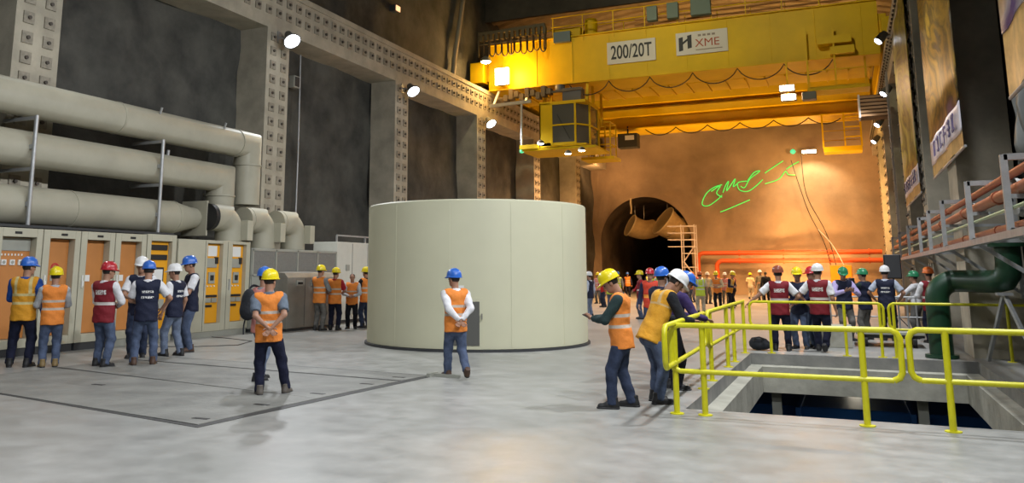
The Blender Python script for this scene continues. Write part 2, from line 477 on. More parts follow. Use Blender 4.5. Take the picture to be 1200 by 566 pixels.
MB().box(XF-.01, XF+.03, 15.07, 15.10, 1.2, 1.5).build('door_handle', GALV, c)
c = empty('control_cabinet', (XF, 17.4, 0), 'wide cream control cabinet with small dark display and two amber instrument doors', 'cabinet')
g = MB(); d = .17
g.box(XF-.95, XF-d, 16.05, 18.84, .14, 2.52)
g.box(XF-d, XF, 16.05, 17.05, .14, 2.52)
for a, b in ((17.05,17.12),(17.72,18.10),(18.68,18.84)): g.box(XF-d, XF, a, b, .14, 2.52)
for a, b in ((17.12,17.72),(18.10,18.68)): g.box(XF-d, XF, a, b, .14, .34); g.box(XF-d, XF, a, b, 2.44, 2.52)
g.build('body', CABM, c, bevel=.008)
MB().box(XF-.9, XF-.02, 16.08, 18.8, 0, .14).build('plinth', GREYC, c)
instruments(c, 17.13, 17.71, .35, 2.43, True, 'relay'); instruments(c, 18.11, 18.67, .35, 2.43, True, 'relay')
o = MB().box(XF, XF+.025, 16.30, 16.62, 1.78, 2.06).build('display_frame', BLACK, c, bevel=.004)
MB().box(XF+.025, XF+.028, 16.36, 16.56, 1.86, 2.0).build('screen', GREYC, o)
for y in (17.02, 17.98): MB().box(XF-.01, XF+.03, y, y+.03, 1.2, 1.5).build('door_handle', GALV, c)
g = MB(); g.box(XF+.002, XF+.008, 17.90, 17.905, .16, 2.5); g.box(XF+.002, XF+.008, 17.03, 17.035, .16, 2.5); g.build('door_gap', DARK, c)

c = empty('grey_cabinet_row', (XF, 21, 0), 'long grey cabinet with four mesh panels along its top, left of the white cabinet', 'cabinet')
g = MB(); g.box(XF-.95, XF, 18.9, 23.2, .1, 2.36)
for k in range(5): g.box(XF, XF+.03, 18.92+k*1.06, 18.98+k*1.06, .12, 2.34)
g.box(XF, XF+.03, 18.9, 23.2, 1.56, 1.62); g.box(XF, XF+.03, 18.9, 23.2, 2.28, 2.34)
g.build('body', GREYC, c, bevel=.006); MB().box(XF-.9, XF-.03, 18.95, 23.15, 0, .1).build('plinth', DARK, c)
MESHM = M('vent_mesh', (.17,.175,.165), .6, metal=.3, col2=(.27,.27,.25), scale=60, detail=1)
for k in range(4): MB().box(XF, XF+.012, 18.98+k*1.06, 19.98+k*1.06-.02, 1.62, 2.28).build('mesh_panel', MESHM, c)
c = empty('steel_cabinet', (-14.9, 20.6, 0), 'low stainless steel cabinet with two black switch handles before the grey cabinet', 'cabinet')
g = MB(); g.box(-15.37, -14.6, 19.55, 22.1, .08, 1.52); g.prism([(-15.37,1.52),(-14.6,1.52),(-14.72,1.66),(-15.37,1.70)], 0, 2.55, X=Matrix(((1,0,0,0),(0,0,1,19.55),(0,1,0,0),(0,0,0,1))))
g.build('body', STEEL, c, bevel=.01); MB().box(-15.3, -14.64, 19.6, 22.05, 0, .08).build('plinth', DARK, c)
g = MB()
for y in (20.4, 21.25): g.box(-14.6, -14.594, y-.004, y+.004, .12, 1.5)
g.build('door_gap', DARK, c)
for y in (20.1, 20.8):
    h = MB().box(-14.6, -14.57, y-.14, y+.14, 1.28, 1.44).build('switch_plate', GREYC, c)
    MB().box(-14.57, -14.52, y-.09, y+.09, 1.33, 1.39).build('switch_handle', BLACK, h)
c = empty('white_cabinet', (XF, 25, 0), 'tall off-white double door cabinet beside the grey one, partly hidden by the round housing', 'cabinet')
WCM = M('offwhite_paint', (.60,.60,.53), .45, var=.04)
MB().box(XF-.95, XF, 23.25, 27.2, .1, 2.68).build('body', WCM, c, bevel=.01)
MB().box(XF-.9, XF-.03, 23.3, 27.15, 0, .1).build('plinth', DARK, c)
g = MB()
for y in (24.2, 25.2, 26.2): g.box(XF, XF+.006, y-.008, y+.008, .15, 2.64)
g.build('door_gap', DARK, c)
g = MB(); g.box(XF, XF+.03, 23.8, 24.0, 1.72, 1.92); g.build('meter', GREYC, c)
g = MB()
for y in (23.4, 25.2, 27.0): g.bar((XF-.12, y, 2.68), (XF-.12, y, 2.9), .05)
g.bar((XF-.12, 23.4, 2.9), (XF-.12, 27.0, 2.9), .05)
g.build('cable_rail', GALV, c)

# ------------------------------------------------------------------ pipes above the cabinets
def flange(g, p, d, r, t=.05, n=28):
    d = Vector(d).normalized(); g.tube(Vector(p)-d*t/2, Vector(p)+d*t/2, r, n=n)
XP = -16.3
t = empty('cooling_pipe', (XP, 14, 4.9), 'topmost and longest of the three thick pale pipes, turning down at a column', 'pipe', None)
g = MB(); R1 = .40; z1 = 5.47
pts = [(XP, -5, z1), (XP, 19.62, z1), (XP, 19.62, 3.66)]
g.path(pts, R1, 32); g.build('pipe', PIPEM, t, smooth=40)
for y in (3.2, 9.0, 14.6):
    g = MB(); flange(g, (XP, y, z1), (0,1,0), R1+.012, .06); g.build('weld_band', PIPEM, t, smooth=40)
g = MB(); flange(g, (XP, 19.0, z1), (0,1,0), R1+.025, .04); g.build('flange', PIPEM, t, smooth=40)
g = MB(); flange(g, (XP, 19.62, z1-.62), (0,0,1), R1+.03, .04); g.build('flange', PIPEM, t, smooth=40)
g = MB()
for y in (15.75, 18.2): g.tube((XP+.30, y, z1+.28), (XP+.36, y, z1+.44), .03, n=8)
g.build('valve_stub', GALV, t)
t = empty('cooling_pipe', (XP, 14, 4.0), 'middle of the three thick pale pipes, ending in a square cut below the top one', 'pipe', None)
z2 = 4.36
g = MB(); pts = [(XP, -5, z2), (XP, 18.5, z2), (XP, 18.5, 3.45)]
g.path(pts, .40, 32); g.build('pipe', PIPEM, t, smooth=40)
g = MB(); flange(g, (XP, 18.5, z2-.52), (0,0,1), .43, .04); g.build('end_flange', PIPEM, t, smooth=40)
for y in (8.8,):
    g = MB(); flange(g, (XP, y, z2), (0,1,0), .412, .06); g.build('weld_band', PIPEM, t, smooth=40)
g = MB(); g.tube((XP+.1, 16.3, z2+.36), (XP+.12, 16.3, z2+.52), .04, n=8); g.build('valve_stub', GALV, t)
t = empty('cooling_pipe', (XP, 14, 2.7), 'lowest of the three thick pale pipes, lying just above the cabinet tops', 'pipe', None)
z3 = 3.12
g = MB(); g.path([(XP,-5,z3),(XP,16.6,z3),(XP,16.7,z3),(XP,17.3,z3+.02),(XP,17.5,z3+.03)], [.43,.43,.42,.30,.28], 32); g.build('pipe', PIPEM, t, smooth=40)
for y in (9.2, 13.4, 16.62):
    g = MB(); flange(g, (XP, y, z3), (0,1,0), .442, .06); g.build('weld_band', PIPEM, t, smooth=40)
g = MB(); g.box(XP-.45, XP+.45, 17.5, 17.56, 2.66, 3.62); g.build('square_flange', PIPEM, t, bevel=.01)
for i, y in enumerate((17.92, 19.42, 20.92)):
    lab = ('bent pale pipe next to the square flange and black ring', 'middle one of the three bent pale pipes above the cabinets', 'bent pale pipe nearest the bare rock wall')[i]
    e = empty('bent_pipe', (XP+.42, y+.5, 2.5), lab, 'pipe', 'bent pipes dropping into the cabinets')
    x = XP+.42; r = .38
    g = MB(); g.path([(x, y-.25, 3.18), (x, y+.15, 3.18)] + arc3((x, y+.15, 2.80), (0,0,1), (0,1,0), .38, 0, math.pi/2, 8) + [(x, y+.53, (2.53,2.37,2.37)[i])], r, 28); g.build('elbow', PIPEM, e, smooth=40)
    g = MB(); flange(g, (x, y-.28, 3.18), (0,1,0), .37, .22); g.build('bellows', BLACK if i == 0 else PIPEM, e, smooth=40)
    g = MB(); g.box(x+.36, x+.60, y+.62, y+.86, 2.56, 3.12); g.build('junction_box', CABM, e, bevel=.01)
for i, y in enumerate((12.05, 15.72)):
    s_ = empty('pipe_stand', (XP+.5, y, 2.6), ('slim steel pipe stand at the left over the gold vest man', 'slim steel pipe stand over the amber instrument cabinet')[i], 'pipe stand', 'steel stands holding the pipes')
    g = MB(); g.tube((XP+.50, y, 2.58), (XP+.50, y, 5.05), .045, n=10); g.build('post', GALV, s_, smooth=40)
    g = MB(); g.tube((XP+.50, y, 2.58), (XP+.50, y, 2.62), .11, n=12); g.build('foot_plate', GALV, s_)
    for z in (3.88, 5.0):
        g = MB(); g.bar((XP+.5, y, z), (XP-.55, y, z), .07); g.build('bracket_arm', GALV, s_)
    g = MB()
    for z in (z2, z3): g.box(XP+.40, XP+.47, y-.05, y+.05, z-.05, z+.05)
    g.build('pipe_clamp', GALV, s_)
# dark strip added on the cabinet tops as the shade in the gap
t = tag(MB().box(XF-.75, XF-.12, 8.5, 16.0, 2.605, 2.66).build('dark_gap_strip', DARK, loc=(XF-.4, 12, 2.605)), 'dark flat strip added for the dark gap between cabinet tops and lowest pipe', 'dark strip')
# cabinets further left, only just in view
c = empty('electrical_cabinet', (XF, 10.5, 0), 'cream cabinet cut by the left picture edge behind the gold vest man', 'cabinet', 'row of cream electrical cabinets')
cab_frame(10.05, 11.04, .16, 2.58, 10.2, 10.9, .34, 2.40).build('body', CABM, c, bevel=.008)
MB().box(XF-.9, XF-.02, 10.07, 11.02, 0, .16).build('plinth', DARK, c); MB().box(XF-.215, XF-.18, 10.21, 10.89, .35, 2.39).build('panel', ORNG, c)

tag(MB().path([(-17.9,24.3,2.5),(-17.85,24.25,6),(-17.85,24.2,9.6)], .03, 6).build('wall_cable', GALV, loc=(-17.9,24.3,2.5), smooth=60), 'thin pale cable running straight up the dark rock right of the bent pipes', 'cable')
x = empty('wall_box', (-17.9,24.0,8.4), 'small grey box fixed high on the rock beside the thin cable', 'box'); MB().box(-18.05,-17.8,23.8,24.15,8.3,8.75).build('case', GREYC, x, bevel=.02); MB().box(-17.8,-17.78,23.85,24.1,8.35,8.7).build('lid', DARK, x)
# ------------------------------------------------------------------ covers set in the floor
COVM = M('cover_concrete', (.17,.17,.155), .55, col2=(.26,.26,.235), scale=1.3, bump=.15, bscale=12)
LN = [((-6.67,7.40),(-13.0,8.55)), ((-6.64,8.42),(-13.0,9.64)), ((-6.56,9.55),(-13.0,10.68)), ((-6.42,11.62),(-13.0,12.25)), ((-6.33,12.45),(-13.0,13.0))]
cl = ['nearest grey floor cover strip, its corner towards the camera', 'second grey floor cover strip from the camera',
      'widest grey floor cover strip, under the feet of the man in dark trousers', 'farthest grey floor cover strip, towards the cabinets']
def inset(q, d):
    cx = sum(p[0] for p in q)/4; cy = sum(p[1] for p in q)/4
    return [(x-d*(1 if x > cx else -1), y-d*(1 if y > cy else -1)) for x, y in q]
fr = []
for i in range(4):
    q = [LN[i][0], LN[i+1][0], LN[i+1][1], LN[i][1]]
    cx, cy = sum(p[0] for p in q)/4, sum(p[1] for p in q)/4
    c = empty('floor_cover', (cx, cy, 0), cl[i], 'floor cover', 'covers set flush in the floor')
    MB().prism(inset(q, .055), .001, .012).build('slab', COVM, c)
    slots = {0: [(-6.95,7.75)], 1: [(-6.95,8.85),(-10.4,9.35)], 2: [(-6.85,9.95),(-12.2,11.2),(-6.75,11.1)], 3: [(-6.7,12.0)]}[i]
    for x, y in slots: MB().box(x-.11, x+.11, y-.035, y+.035, .012, .0155).build('lifting_slot', BLACK, c)
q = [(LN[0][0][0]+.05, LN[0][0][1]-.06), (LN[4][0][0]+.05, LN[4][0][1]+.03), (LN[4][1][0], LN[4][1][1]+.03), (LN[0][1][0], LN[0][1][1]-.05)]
struct(MB().prism(q, .0005, .0045).build('floor_cover_frame', M('frame_dark_steel', (.05,.05,.048), .6)))  # dark plate added below the covers to darken their joints
b = empty('steel_bar', (-5.95, 12.35, 0), 'thin steel bar with bent end lying by the walking man in blue helmet', 'steel bar')
g = MB(); g.bar((-6.30,12.42,.025),(-5.78,12.36,.025), .05); g.build('bar', GREYC, b); MB().bar((-6.30,12.25,.03),(-6.30,12.55,.03), .06).build('bent_end', GREYC, b)
# thin cable across the floor
pts = [(-15.0, 14.2, .012), (-14.2, 14.6, .012), (-13.6, 14.9, .012), (-13.0, 15.6, .012), (-13.4, 16.6, .012), (-14.4, 17.0, .012), (-15.2, 17.2, .012)]
tag(MB().path(pts, .008, 6).build('floor_cable', BLACK, smooth=60), 'thin black cable curling over the floor before the control cabinet', 'cable')
# ------------------------------------------------------------------ overhead crane
cr = empty('bridge_crane', (-7.5, 40, 11.5), 'yellow two girder bridge crane spanning the hall with two sign plates', 'crane')
def girder(y0, y1, z0, z1, lip=.12):
    g = MB(); g.box(-17.0, 2.05, y0, y1, z0+.06, z1-.06)
    g.box(-17.0, 2.05, y0-lip, y1+lip, z0, z0+.06); g.box(-17.0, 2.05, y0-lip, y1+lip, z1-.06, z1)
    for k in range(10): g.box(-16.2+k*1.95, -16.17+k*1.95, y0-.02, y0, z0+.06, z1-.06)
    return g
girder(40.0, 42.2, 11.3, 13.86).build('girder', YEL, cr, bevel=.01)
g = girder(54.0, 56.0, 11.1, 13.8, .45)
g.box(-14.8, 2.0, 53.3, 54, 12.68, 13.22); g.box(-14.6, 2.0, 53.45, 54, 11.92, 12.38)
g.build('girder', YEL, cr, bevel=.02)
for x0, x1, a0, a1 in ((-17.95, -17.15, -17.4, -16.9), (2.15, 2.9, 2.0, 2.4)):
    g = MB(); g.box(x0, x1, 39.6, 56.2, 11.75, 12.9)
    for y0 in (40.1, 54.1): g.box(a0, a1, y0, y0+1.9, 11.9, 13.2)
    g.build('end_carriage', YEL, cr, bevel=.03)
for x in (-17.56, 2.76):
    for y in (40.6, 42.6, 53.4, 55.3):
        MB().tube((x-.08, y, 11.78), (x+.08, y, 11.78), .33, n=20).build('wheel', GALV, cr, smooth=40)
g = MB(); g.box(-16.5, 1.8, 42.3, 44.6, 11.28, 11.36)
for k in range(20): g.box(-16.4+k*.95, -16.34+k*.95, 42.3, 44.6, 11.2, 11.28)
g.build('service_walkway', YEL, cr)
# railing on the near girder
g = MB(); zt = 13.86
x = -13.3
while x < 2.0: g.bar((x, 40.0, zt-.3), (x, 40.0, zt+1.1), .05); x += 1.62
for z in (zt+1.1, zt+.58): g.tube((-13.4, 40.0, z), (2.0, 40.0, z), .028, n=6)
x = -16.5
while x < 2.0: g.bar((x, 42.1, zt), (x, 42.1, zt+1.1), .05); x += 1.62
g.tube((-16.5, 42.1, zt+1.1), (2.0, 42.1, zt+1.1), .028, n=6)
g.build('railing', YEL, cr)
g = MB()
for z in (zt+.12, zt+.36, zt+.66, zt+.92): g.tube((-9.3, 41.6, z), (2.0, 41.6, z), .05, n=8)
g.build('conductor_bar', M('copper_bar', (.50,.25,.10), .4, metal=.4), cr)
PB = M('green_grey_box', (.10,.14,.12), .5)
for x0, x1, z0, z1 in ((-8.25,-7.75,14.05,14.8),(-7.25,-6.7,14.05,14.85),(-6.1,-5.15,14.05,14.95)):
    MB().box(x0, x1, 39.6, 39.95, z0, z1).build('resistor_box', PB, cr, bevel=.02)
g = MB(); g.box(-13.4,-11.9,40.3,41.5,zt,zt+.55); g.lathe([(.28,0),(.34,.1),(.34,.9),(.28,1.0)], (-11.5,41,zt+.1), 18); g.build('winch', YEL, cr, bevel=.03)
g = MB(); g.box(-13.2,-12.3,39.75,40.0,13.55,14.1); g.build('cable_duct', M('blue_grey_duct', (.08,.12,.16), .4), cr)
# festoon on the left end
g = MB()
g.bar((-17.3,39.3,14.35), (-13.5,39.3,14.45), .16)
for k in range(13): g.box(-17.2+k*.3, -17.05+k*.3, 39.2, 39.4, 13.95, 14.35)
for x in (-17.3, -15.4, -13.55): g.bar((x,39.3,13.1),(x,39.3,14.5), .07)
g.bar((-17.3,39.3,13.75),(-13.55,39.3,13.8), .05)
g.build('cable_trolley_rail', M('dark_trolley', (.07,.055,.03), .6), cr)
CABLE = M('rubber_cable', (.03,.02,.012), .6)
for k in range(10):
    x = -17.0+k*.36; zb = 13.05+.05*(k % 3)
    pts = [(x,39.3,13.95)] + [(x+.15-.15*math.cos(a), 39.3, zb+.18-.22*math.sin(a)) for a in [math.pi*i/8 for i in range(9)]] + [(x+.3,39.3,13.95)]
    MB().path(pts, .032, 6).build('cable_loop', CABLE, cr, smooth=60)
# festoon under the girder
pts = []; n = 6
for k in range(n):
    x0 = -12.4+k*2.08
    for i in range(12):
        t = i/12; pts.append((x0+2.08*t, 39.82, 11.22-.62*(1-(2*t-1)**2)**.75))
pts.append((-12.4+n*2.08, 39.82, 11.22))
MB().path(pts, .028, 6).build('festoon_cable', CABLE, cr, smooth=60)
pts = []
for k in range(6):
    x0 = -11.5+k*2.0
    for i in range(10):
        t = i/10; pts.append((x0+2.0*t, 53.5, 11.08-.1-.45*(1-(2*t-1)**2)))
MB().path(pts, .035, 6).build('festoon_cable', CABLE, cr, smooth=60)
# the sign plates
SGN = M('sign_white', (.62,.58,.56), .55)
INK = M('sign_ink', (.02,.02,.03), .6); REDI = M('sign_red_brown', (.35,.06,.03), .6)
s1 = MB().box(-10.40, -7.93, 39.93, 39.98, 12.10, 13.25).build('sign_plate', SGN, cr, bevel=.006)
s1['label'] = 'white plate reading 200/20T'
text_mesh('lettering', '200/20T', 1.0, INK, s1, (-9.165, 39.93, 12.66), (1,0,0), (0,0,1), .008, .012, .62)
s2 = MB().box(-6.92, -4.46, 39.93, 39.98, 12.18, 13.32).build('sign_plate', SGN, cr, bevel=.006)
s2['label'] = 'white maker plate with dark H mark and red-brown letters XME'
g = MB()
Xm = Matrix(((1,0,0,-6.78),(0,0,1,39.915),(0,1,0,12.38),(0,0,0,1)))
g.prism([(0,0),(.2,.04),(.2,.34),(.42,.50),(.42,.10),(.62,.14),(.62,.80),(.42,.76),(.42,.62),(.2,.46),(.2,.72),(0,.68)], 0, .015, X=Xm)
g.build('maker_mark', INK, s2)
text_mesh('lettering', 'XME', .56, REDI, s2, (-5.42, 39.93, 12.70), (1,0,0), (0,0,1), .008, .0, 1.05)
g = MB()
for k in range(4): g.box(-5.85+k*.22, -5.70+k*.22, 39.915, 39.93, 13.05, 13.15)
g.box(-5.98, -4.72, 39.915, 39.93, 12.36, 12.40)
g.build('small_print', M('print_grey', (.25,.2,.18), .6), s2)
# operator cabin under the left end
cb = MB()
cb.box(-13.85, -11.95, 39.2, 39.25, 8.05, 8.15); cb.box(-13.85,-13.2,39.2,39.26,8.0,10.2)
cb.box(-13.85,-11.4,39.2,41.6,7.95,8.05); cb.box(-13.85,-11.4,39.2,41.6,10.15,10.28); cb.box(-13.85,-13.79,39.2,41.6,8,10.2); cb.box(-13.85,-11.5,41.54,41.6,8,10.2)
for (a, b) in (((-13.2,39.23),(-13.2,39.23)),((-11.95,39.23),(-11.95,39.23)),((-11.42,40.0),(-11.42,40.0)),((-11.42,41.55),(-11.42,41.55))):
    cb.bar((*a,8.0),(*a,10.2),.09)
for z in (8.05, 9.05, 10.15):
    cb.bar((-13.2,39.23,z),(-11.95,39.23,z),.08); cb.bar((-11.95,39.23,z),(-11.42,40.0,z),.08); cb.bar((-11.42,40.0,z),(-11.42,41.55,z),.08)
cb = cb.build('operator_cabin', YEL, cr)
GLS = M('dark_glass', (.10,.095,.085), .15, spec=.6)
g = MB(); g.box(-13.2,-11.95,39.24,39.25,8.1,10.15)
g.build('windscreen', GLS, cb)
g = MB(); g.add([(-11.95,39.25,8.1),(-11.44,40,8.1),(-11.44,40,10.15),(-11.95,39.25,10.15)],[(0,1,2,3)]); g.box(-11.45,-11.44,40,41.55,8.1,10.15); g.build('side_window', GLS, cb)
g = MB(); g.box(-12.7,-12.2,39.9,40.4,8.05,8.9); g.box(-12.7,-12.6,39.9,40.4,8.9,9.5); g.build('operator_seat', BLACK, cb)
g = MB(); g.bar((-12.9,39.22,9.6),(-12.25,39.22,8.3),.03); g.build('wiper', BLACK, cb)
g = MB(); g.box(-14.9,-10.9,39.1,41.8,7.78,7.9); g.bar((-14.9,39.15,8.0),(-13.9,39.15,8.0),.22)
g.build('cabin_platform', YEL, cr)
for x in (-13.8,-11.5):
    MB().bar((x,41.0,10.28),(x,41.0,11.35),.14).build('cabin_hanger', YEL, cr); MB().bar((x,39.9,10.28),(x,40.1,11.35),.14).build('cabin_hanger', YEL, cr)
g = MB(); g.tube((-14.83,39.2,7.9),(-14.83,39.2,10.3),.06,n=10); g.bar((-16.6,39.2,10.33),(-14.3,39.2,10.4),.16); g.bar((-16.4,39.2,10.33),(-16.4,40.1,11.4),.1); g.bar((-14.6,39.2,10.4),(-14.6,40.1,11.4),.1)
g.build('current_collector_arm', GALV, cr)
MB().lathe([(0,-.12),(.1,-.08),(.12,0),(.1,.1),(.05,.12)], (-14.83,39.2,7.82), 12).build('signal_lamp', M('green_lamp', (.05,.4,.15), .4, emit=(.1,.8,.35), es=1.2), cr, smooth=60)
# trolley machinery left of the cabin
g = MB(); random.seed(3)
for k in range(9):
    x = -15.9+.3*k; g.box(x, x+.22, 39.35, 39.8, 10.55+.1*(k % 3), 10.9+.15*((k*2) % 3))
g.bar((-16.2,39.5,10.75),(-11.6,39.5,10.9),.1)
g.build('cable_terminal_row', M('dirty_grease', (.12,.09,.06), .6), cr)
g = MB(); g.box(-12.7,-11.7,39.5,40.2,10.3,11.0); g.tube((-12.9,39.8,10.9),(-12.9,39.8,11.25),.25,n=14); g.build('motor_block', M('motor_blue_grey', (.10,.10,.12), .5), cr, bevel=.03)
# rear hoist cage and control box
g = MB()
for x in (-12.2, -11.6, -11.0):
    for y in (42.4, 43.6): g.bar((x,y,7.75),(x,y,9.6),.06)
for z in (8.4, 9.0, 9.6):
    for y in (42.4, 43.6): g.bar((-12.2,y,z),(-11.0,y,z),.06)
    for x in (-12.2,-11.0): g.bar((x,42.4,z),(x,43.6,z),.06)
g.box(-12.6,-10.8,42.3,43.8,7.6,7.75); g.bar((-11.6,43,9.6),(-11.6,43,11.3),.12)
g.build('hoist_cage', YEL, cr)
MB().box(-12.45,-11.9,42.2,42.7,7.95,8.4).build('hoist_motor', BLACK, cr, bevel=.04)
g = MB(); g.box(-13.3,-12.0,53.2,54.0,9.8,10.75); g.bar((-12.7,53.6,10.75),(-12.7,53.6,11.3),.1); ob = g.build('control_box', M('control_black', (.03,.028,.025), .6), cr, bevel=.03)
MB().box(-12.8,-12.2,53.17,53.2,10.3,10.6).build('rating_plate', SGN, ob)
# access frames at the right end
g = MB()
for x in (-1.0, .15): g.bar((x,39.6,9.9),(x,39.6,12.7),.07)
for z in (9.95, 10.7): g.bar((-1.0,39.6,z),(1.3,39.6,z),.05)
g.box(-1.05,1.5,39.4,40.6,9.75,9.88); g.box(-.5,.9,39.5,40,11.9,12.25); g.box(0,1.0,39.5,40,11.4,11.75)
for x in (-1.0, 1.4): g.bar((x,40.3,9.85),(x,40.3,11.35),.08)
g.build('access_platform', YEL, cr)
MB().box(-1.3,-.7,39.2,39.7,9.35,9.7).build('floodlight_box', M('lamp_grey', (.12,.12,.11), .5), cr, bevel=.03)
g = MB(); g.box(-.75,1.35,53,54.4,8.75,9.05)
for x in (-.75,.45,1.35):
    for y in (53.05,54.3): g.bar((x,y,9.0),(x,y,11.1),.08)
for z in (9.6,10.2,10.8):
    g.bar((.45,53.05,z),(1.35,53.05,z),.07); g.bar((-.75,54.3,z),(1.35,54.3,z),.04)
g.build('hanging_platform', YEL, cr)
# lamps under the crane
def lens(col, s, nm): return M(nm, (.9,.9,.9), .4, emit=col, es=s)
WL = lens((.88,.93,1.0), 18, 'lamp_lens_cool'); WW = lens((1,.66,.42), 60, 'lamp_lens_warm'); WS = lens((1,.70,.34), 60, 'lamp_lens_sodium')
for x, z in ((-1.93,10.02),(-1.88,9.58)):
    h = MB().box(x-.34, x+.34, 39.5, 39.8, z-.16, z+.16).build('crane_flood', M('lamp_grey'), cr, bevel=.02)
    MB().box(x-.30, x+.30, 39.46, 39.5, z-.13, z+.10).build('lens', WW, h)
MB().bar((-1.9,39.7,9.4),(-1.9,39.7,11.3),.07).build('lamp_bracket', YEL, cr)
for x, y, z in ((-13.73,39.0,8.1),(-12.29,39.0,7.5),(-11.58,39.0,7.62)):
    h = MB().lathe([(.05,.2),(.16,.12),(.19,0)], (x,y,z), 16).build('cabin_flood', M('lamp_grey'), cr, smooth=50)
    MB().lathe([(0,-.05),(.12,-.03),(.175,.01)], (x,y,z), 16).build('lens', WW if x > -13 else WL, h, smooth=60)
h = MB().lathe([(.08,.3),(.26,.18),(.30,0)], (-16.75,39.0,12.72), 20).build('sodium_flood', M('lamp_grey'), cr, smooth=50)
MB().lathe([(0,-.10),(.2,-.06),(.28,.02)], (-16.75,39.0,12.72), 20).build('lens', WS, h, smooth=60)
h = MB().box(-16.45,-15.65,39.55,39.75,11.5,12.45).build('sodium_flood', M('lamp_grey'), cr, bevel=.03)
MB().box(-16.42,-15.68,39.5,39.55,11.53,12.42).build('lens', WS, h)

# ------------------------------------------------------------------ column floodlights
def flood(x, y, z, sgn, lab, grp, big=1.0):
    f = empty('flood_lamp', (x, y, z), lab, 'flood lamp', grp)
    Xr = Matrix.Translation((x, y, z)) @ Matrix.Rotation(sgn*R(38), 4, 'Y') @ Matrix.Rotation(R(180), 4, 'X') 
    d = Vector((sgn*.62, -.25, -.74)).normalized(); q = d.to_track_quat('Z', 'Y').to_matrix().to_4x4()
    X = q
    g = MB(); g.lathe([(0,-.32),(.12,-.30),(.16,-.1),(.27*big,.10),(.28*big,.14),(.25*big,.14)], (x,y,z), 20, X=X); g.build('housing', M('lamp_grey'), f, smooth=50)
    g = MB(); g.lathe([(.25*big,.13),(.2*big,.17),(0,.19)], (x,y,z), 20, X=X); g.build('lens', WL, f, smooth=60)
    g = MB(); rc = (x+17.0) if sgn > 0 else (2.2-x)
    if z < 9.3: g.bar((x,y,z),(x+.42,y,z+.1),.06); g.bar((x+.42,y,z+.08),(x+.42,y,9.75),.05)
    else: g.bar((x,y,z),(x-sgn*(rc-.02),y,z+.1),.06); g.box(x-sgn*(rc-.04),x-sgn*rc,y-.11,y+.11,z-.1,z+.3); g.build('bracket', GALV, f)
    return f, Vector((x,y,z))+d*.35
LC = []
for i, y in enumerate((21.8, 30.375, 38.95)):
    f, p = flood(-16.5, y, 9.42, 1, ('bright white floodlight on the column by the pipes', 'bright white floodlight on the second column, above the round housing', 'white floodlight on the column just below the crane end')[i], 'floodlights along the left runway beam', 1.12)
    LC.append(p)
for i, (y, z) in enumerate(((33.0,10.2),(37.1,9.0),(44.9,8.97),(50.3,8.9))):
    f, p = flood(1.95 if i else 1.72, y, z, -1, ('topmost white lamp along the columns at the right', 'second white lamp from the top along the right columns, above the slatted box', 'white lamp just below the slatted box on the right columns', 'lowest and farthest white lamp along the right columns')[i], 'lamps along the right runway beam', .6)
    LC.append(p)
lw = empty('wall_lamp', (-18.0, 31.4, 13.5), 'small dim orange lamp high on the dark rock wall above the beam', 'wall lamp')
MB().box(-18.2,-17.85,31.2,31.6,13.4,13.7).build('housing', M('lamp_grey'), lw, bevel=.03); MB().box(-17.85,-17.82,31.22,31.58,13.42,13.66).build('lens', lens((1,.5,.22), 2.0, 'lamp_lens_dim'), lw)
dp = tag(MB().path([(-17.85,37.2,11.35),(-17.85,37.4,12.6),(-17.8,38.4,16.2),(-17.8,38.6,17.3)], .13, 10).build('wall_pipe', M('pale_wall_pipe', (.22,.19,.15), .7), loc=(-17.85,37.2,11.35), smooth=50), 'pale pipe climbing the dark rock left of the crane', 'pipe')
# ------------------------------------------------------------------ railings around the opening
def rtube(g, pts, r=.034): g.path(pts, r, 10)
RR = empty('guard_rail', (0, 10.5, 0), 'yellow tube guard rail nearest the camera, before the floor opening', 'guard rail', 'yellow rails around the floor opening')
def rail_panel(par, a, b, zt, zm, endA, endB, r=.034):
    """top and mid rail from a to b, joined by an upright at looped ends"""
    a = Vector((*a,0)); b = Vector((*b,0)); d = (b-a).normalized()
    g = MB(); c = .09
    up = Vector((0,0,1))
    top = [a+up*zt, b+up*zt]; 
    pts = []
    if endA: pts += [a+up*(zm+.0)+d*c, a+up*(zm+.03)+d*.03, a+up*(zm+c), a+up*(zt-c), a+up*(zt-.03)+d*.03, a+up*zt+d*c]
    else: pts += [a+up*zt]
    if endB: pts += [b+up*zt-d*c, b+up*(zt-.03)-d*.03, b+up*(zt-c), b+up*(zm+c), b+up*(zm+.03)-d*.03, b+up*zm-d*c]
    else: pts += [b+up*zt]
    g.path(pts, r, 10); g.build('top_rail', RAILY, par, smooth=50)
    g = MB(); g.path([a+up*zm, b+up*zm] if not (endA or endB) else [a+up*zm+(d*c if endA else d*0), b+up*zm-(d*c if endB else d*0)], r*.9, 10); g.build('mid_rail', RAILY, par, smooth=50)
def posts(par, ps, zt, r=.036):
    for x, y in ps:
        g = MB(); g.tube((x,y,0),(x,y,zt), r, n=12); g.lathe([(.085,0),(.085,.012),(.04,.014)], (x,y,0), 14); g.build('post', RAILY, par, smooth=40)
rail_panel(RR, (-2.02,10.42), (.49,10.5), 1.05, .505, True, True)
rail_panel(RR, (.575,10.5), (3.2,10.5), 1.06, .52, True, False)
posts(RR, [(-1.98,10.44),(-1.65,10.46),(.10,10.5),(.93,10.5),(2.9,10.5)], 1.05)
RL = empty('guard_rail', (-2.04, 13, 0), 'yellow guard rail at the left side of the floor opening, men leaning on it', 'guard rail', 'yellow rails around the floor opening')
rail_panel(RL, (-1.96,9.75), (-2.03,13.15), 1.07, .60, True, True); rail_panel(RL, (-2.035,13.45), (-2.06,18.75), 1.07, .55, True, False)
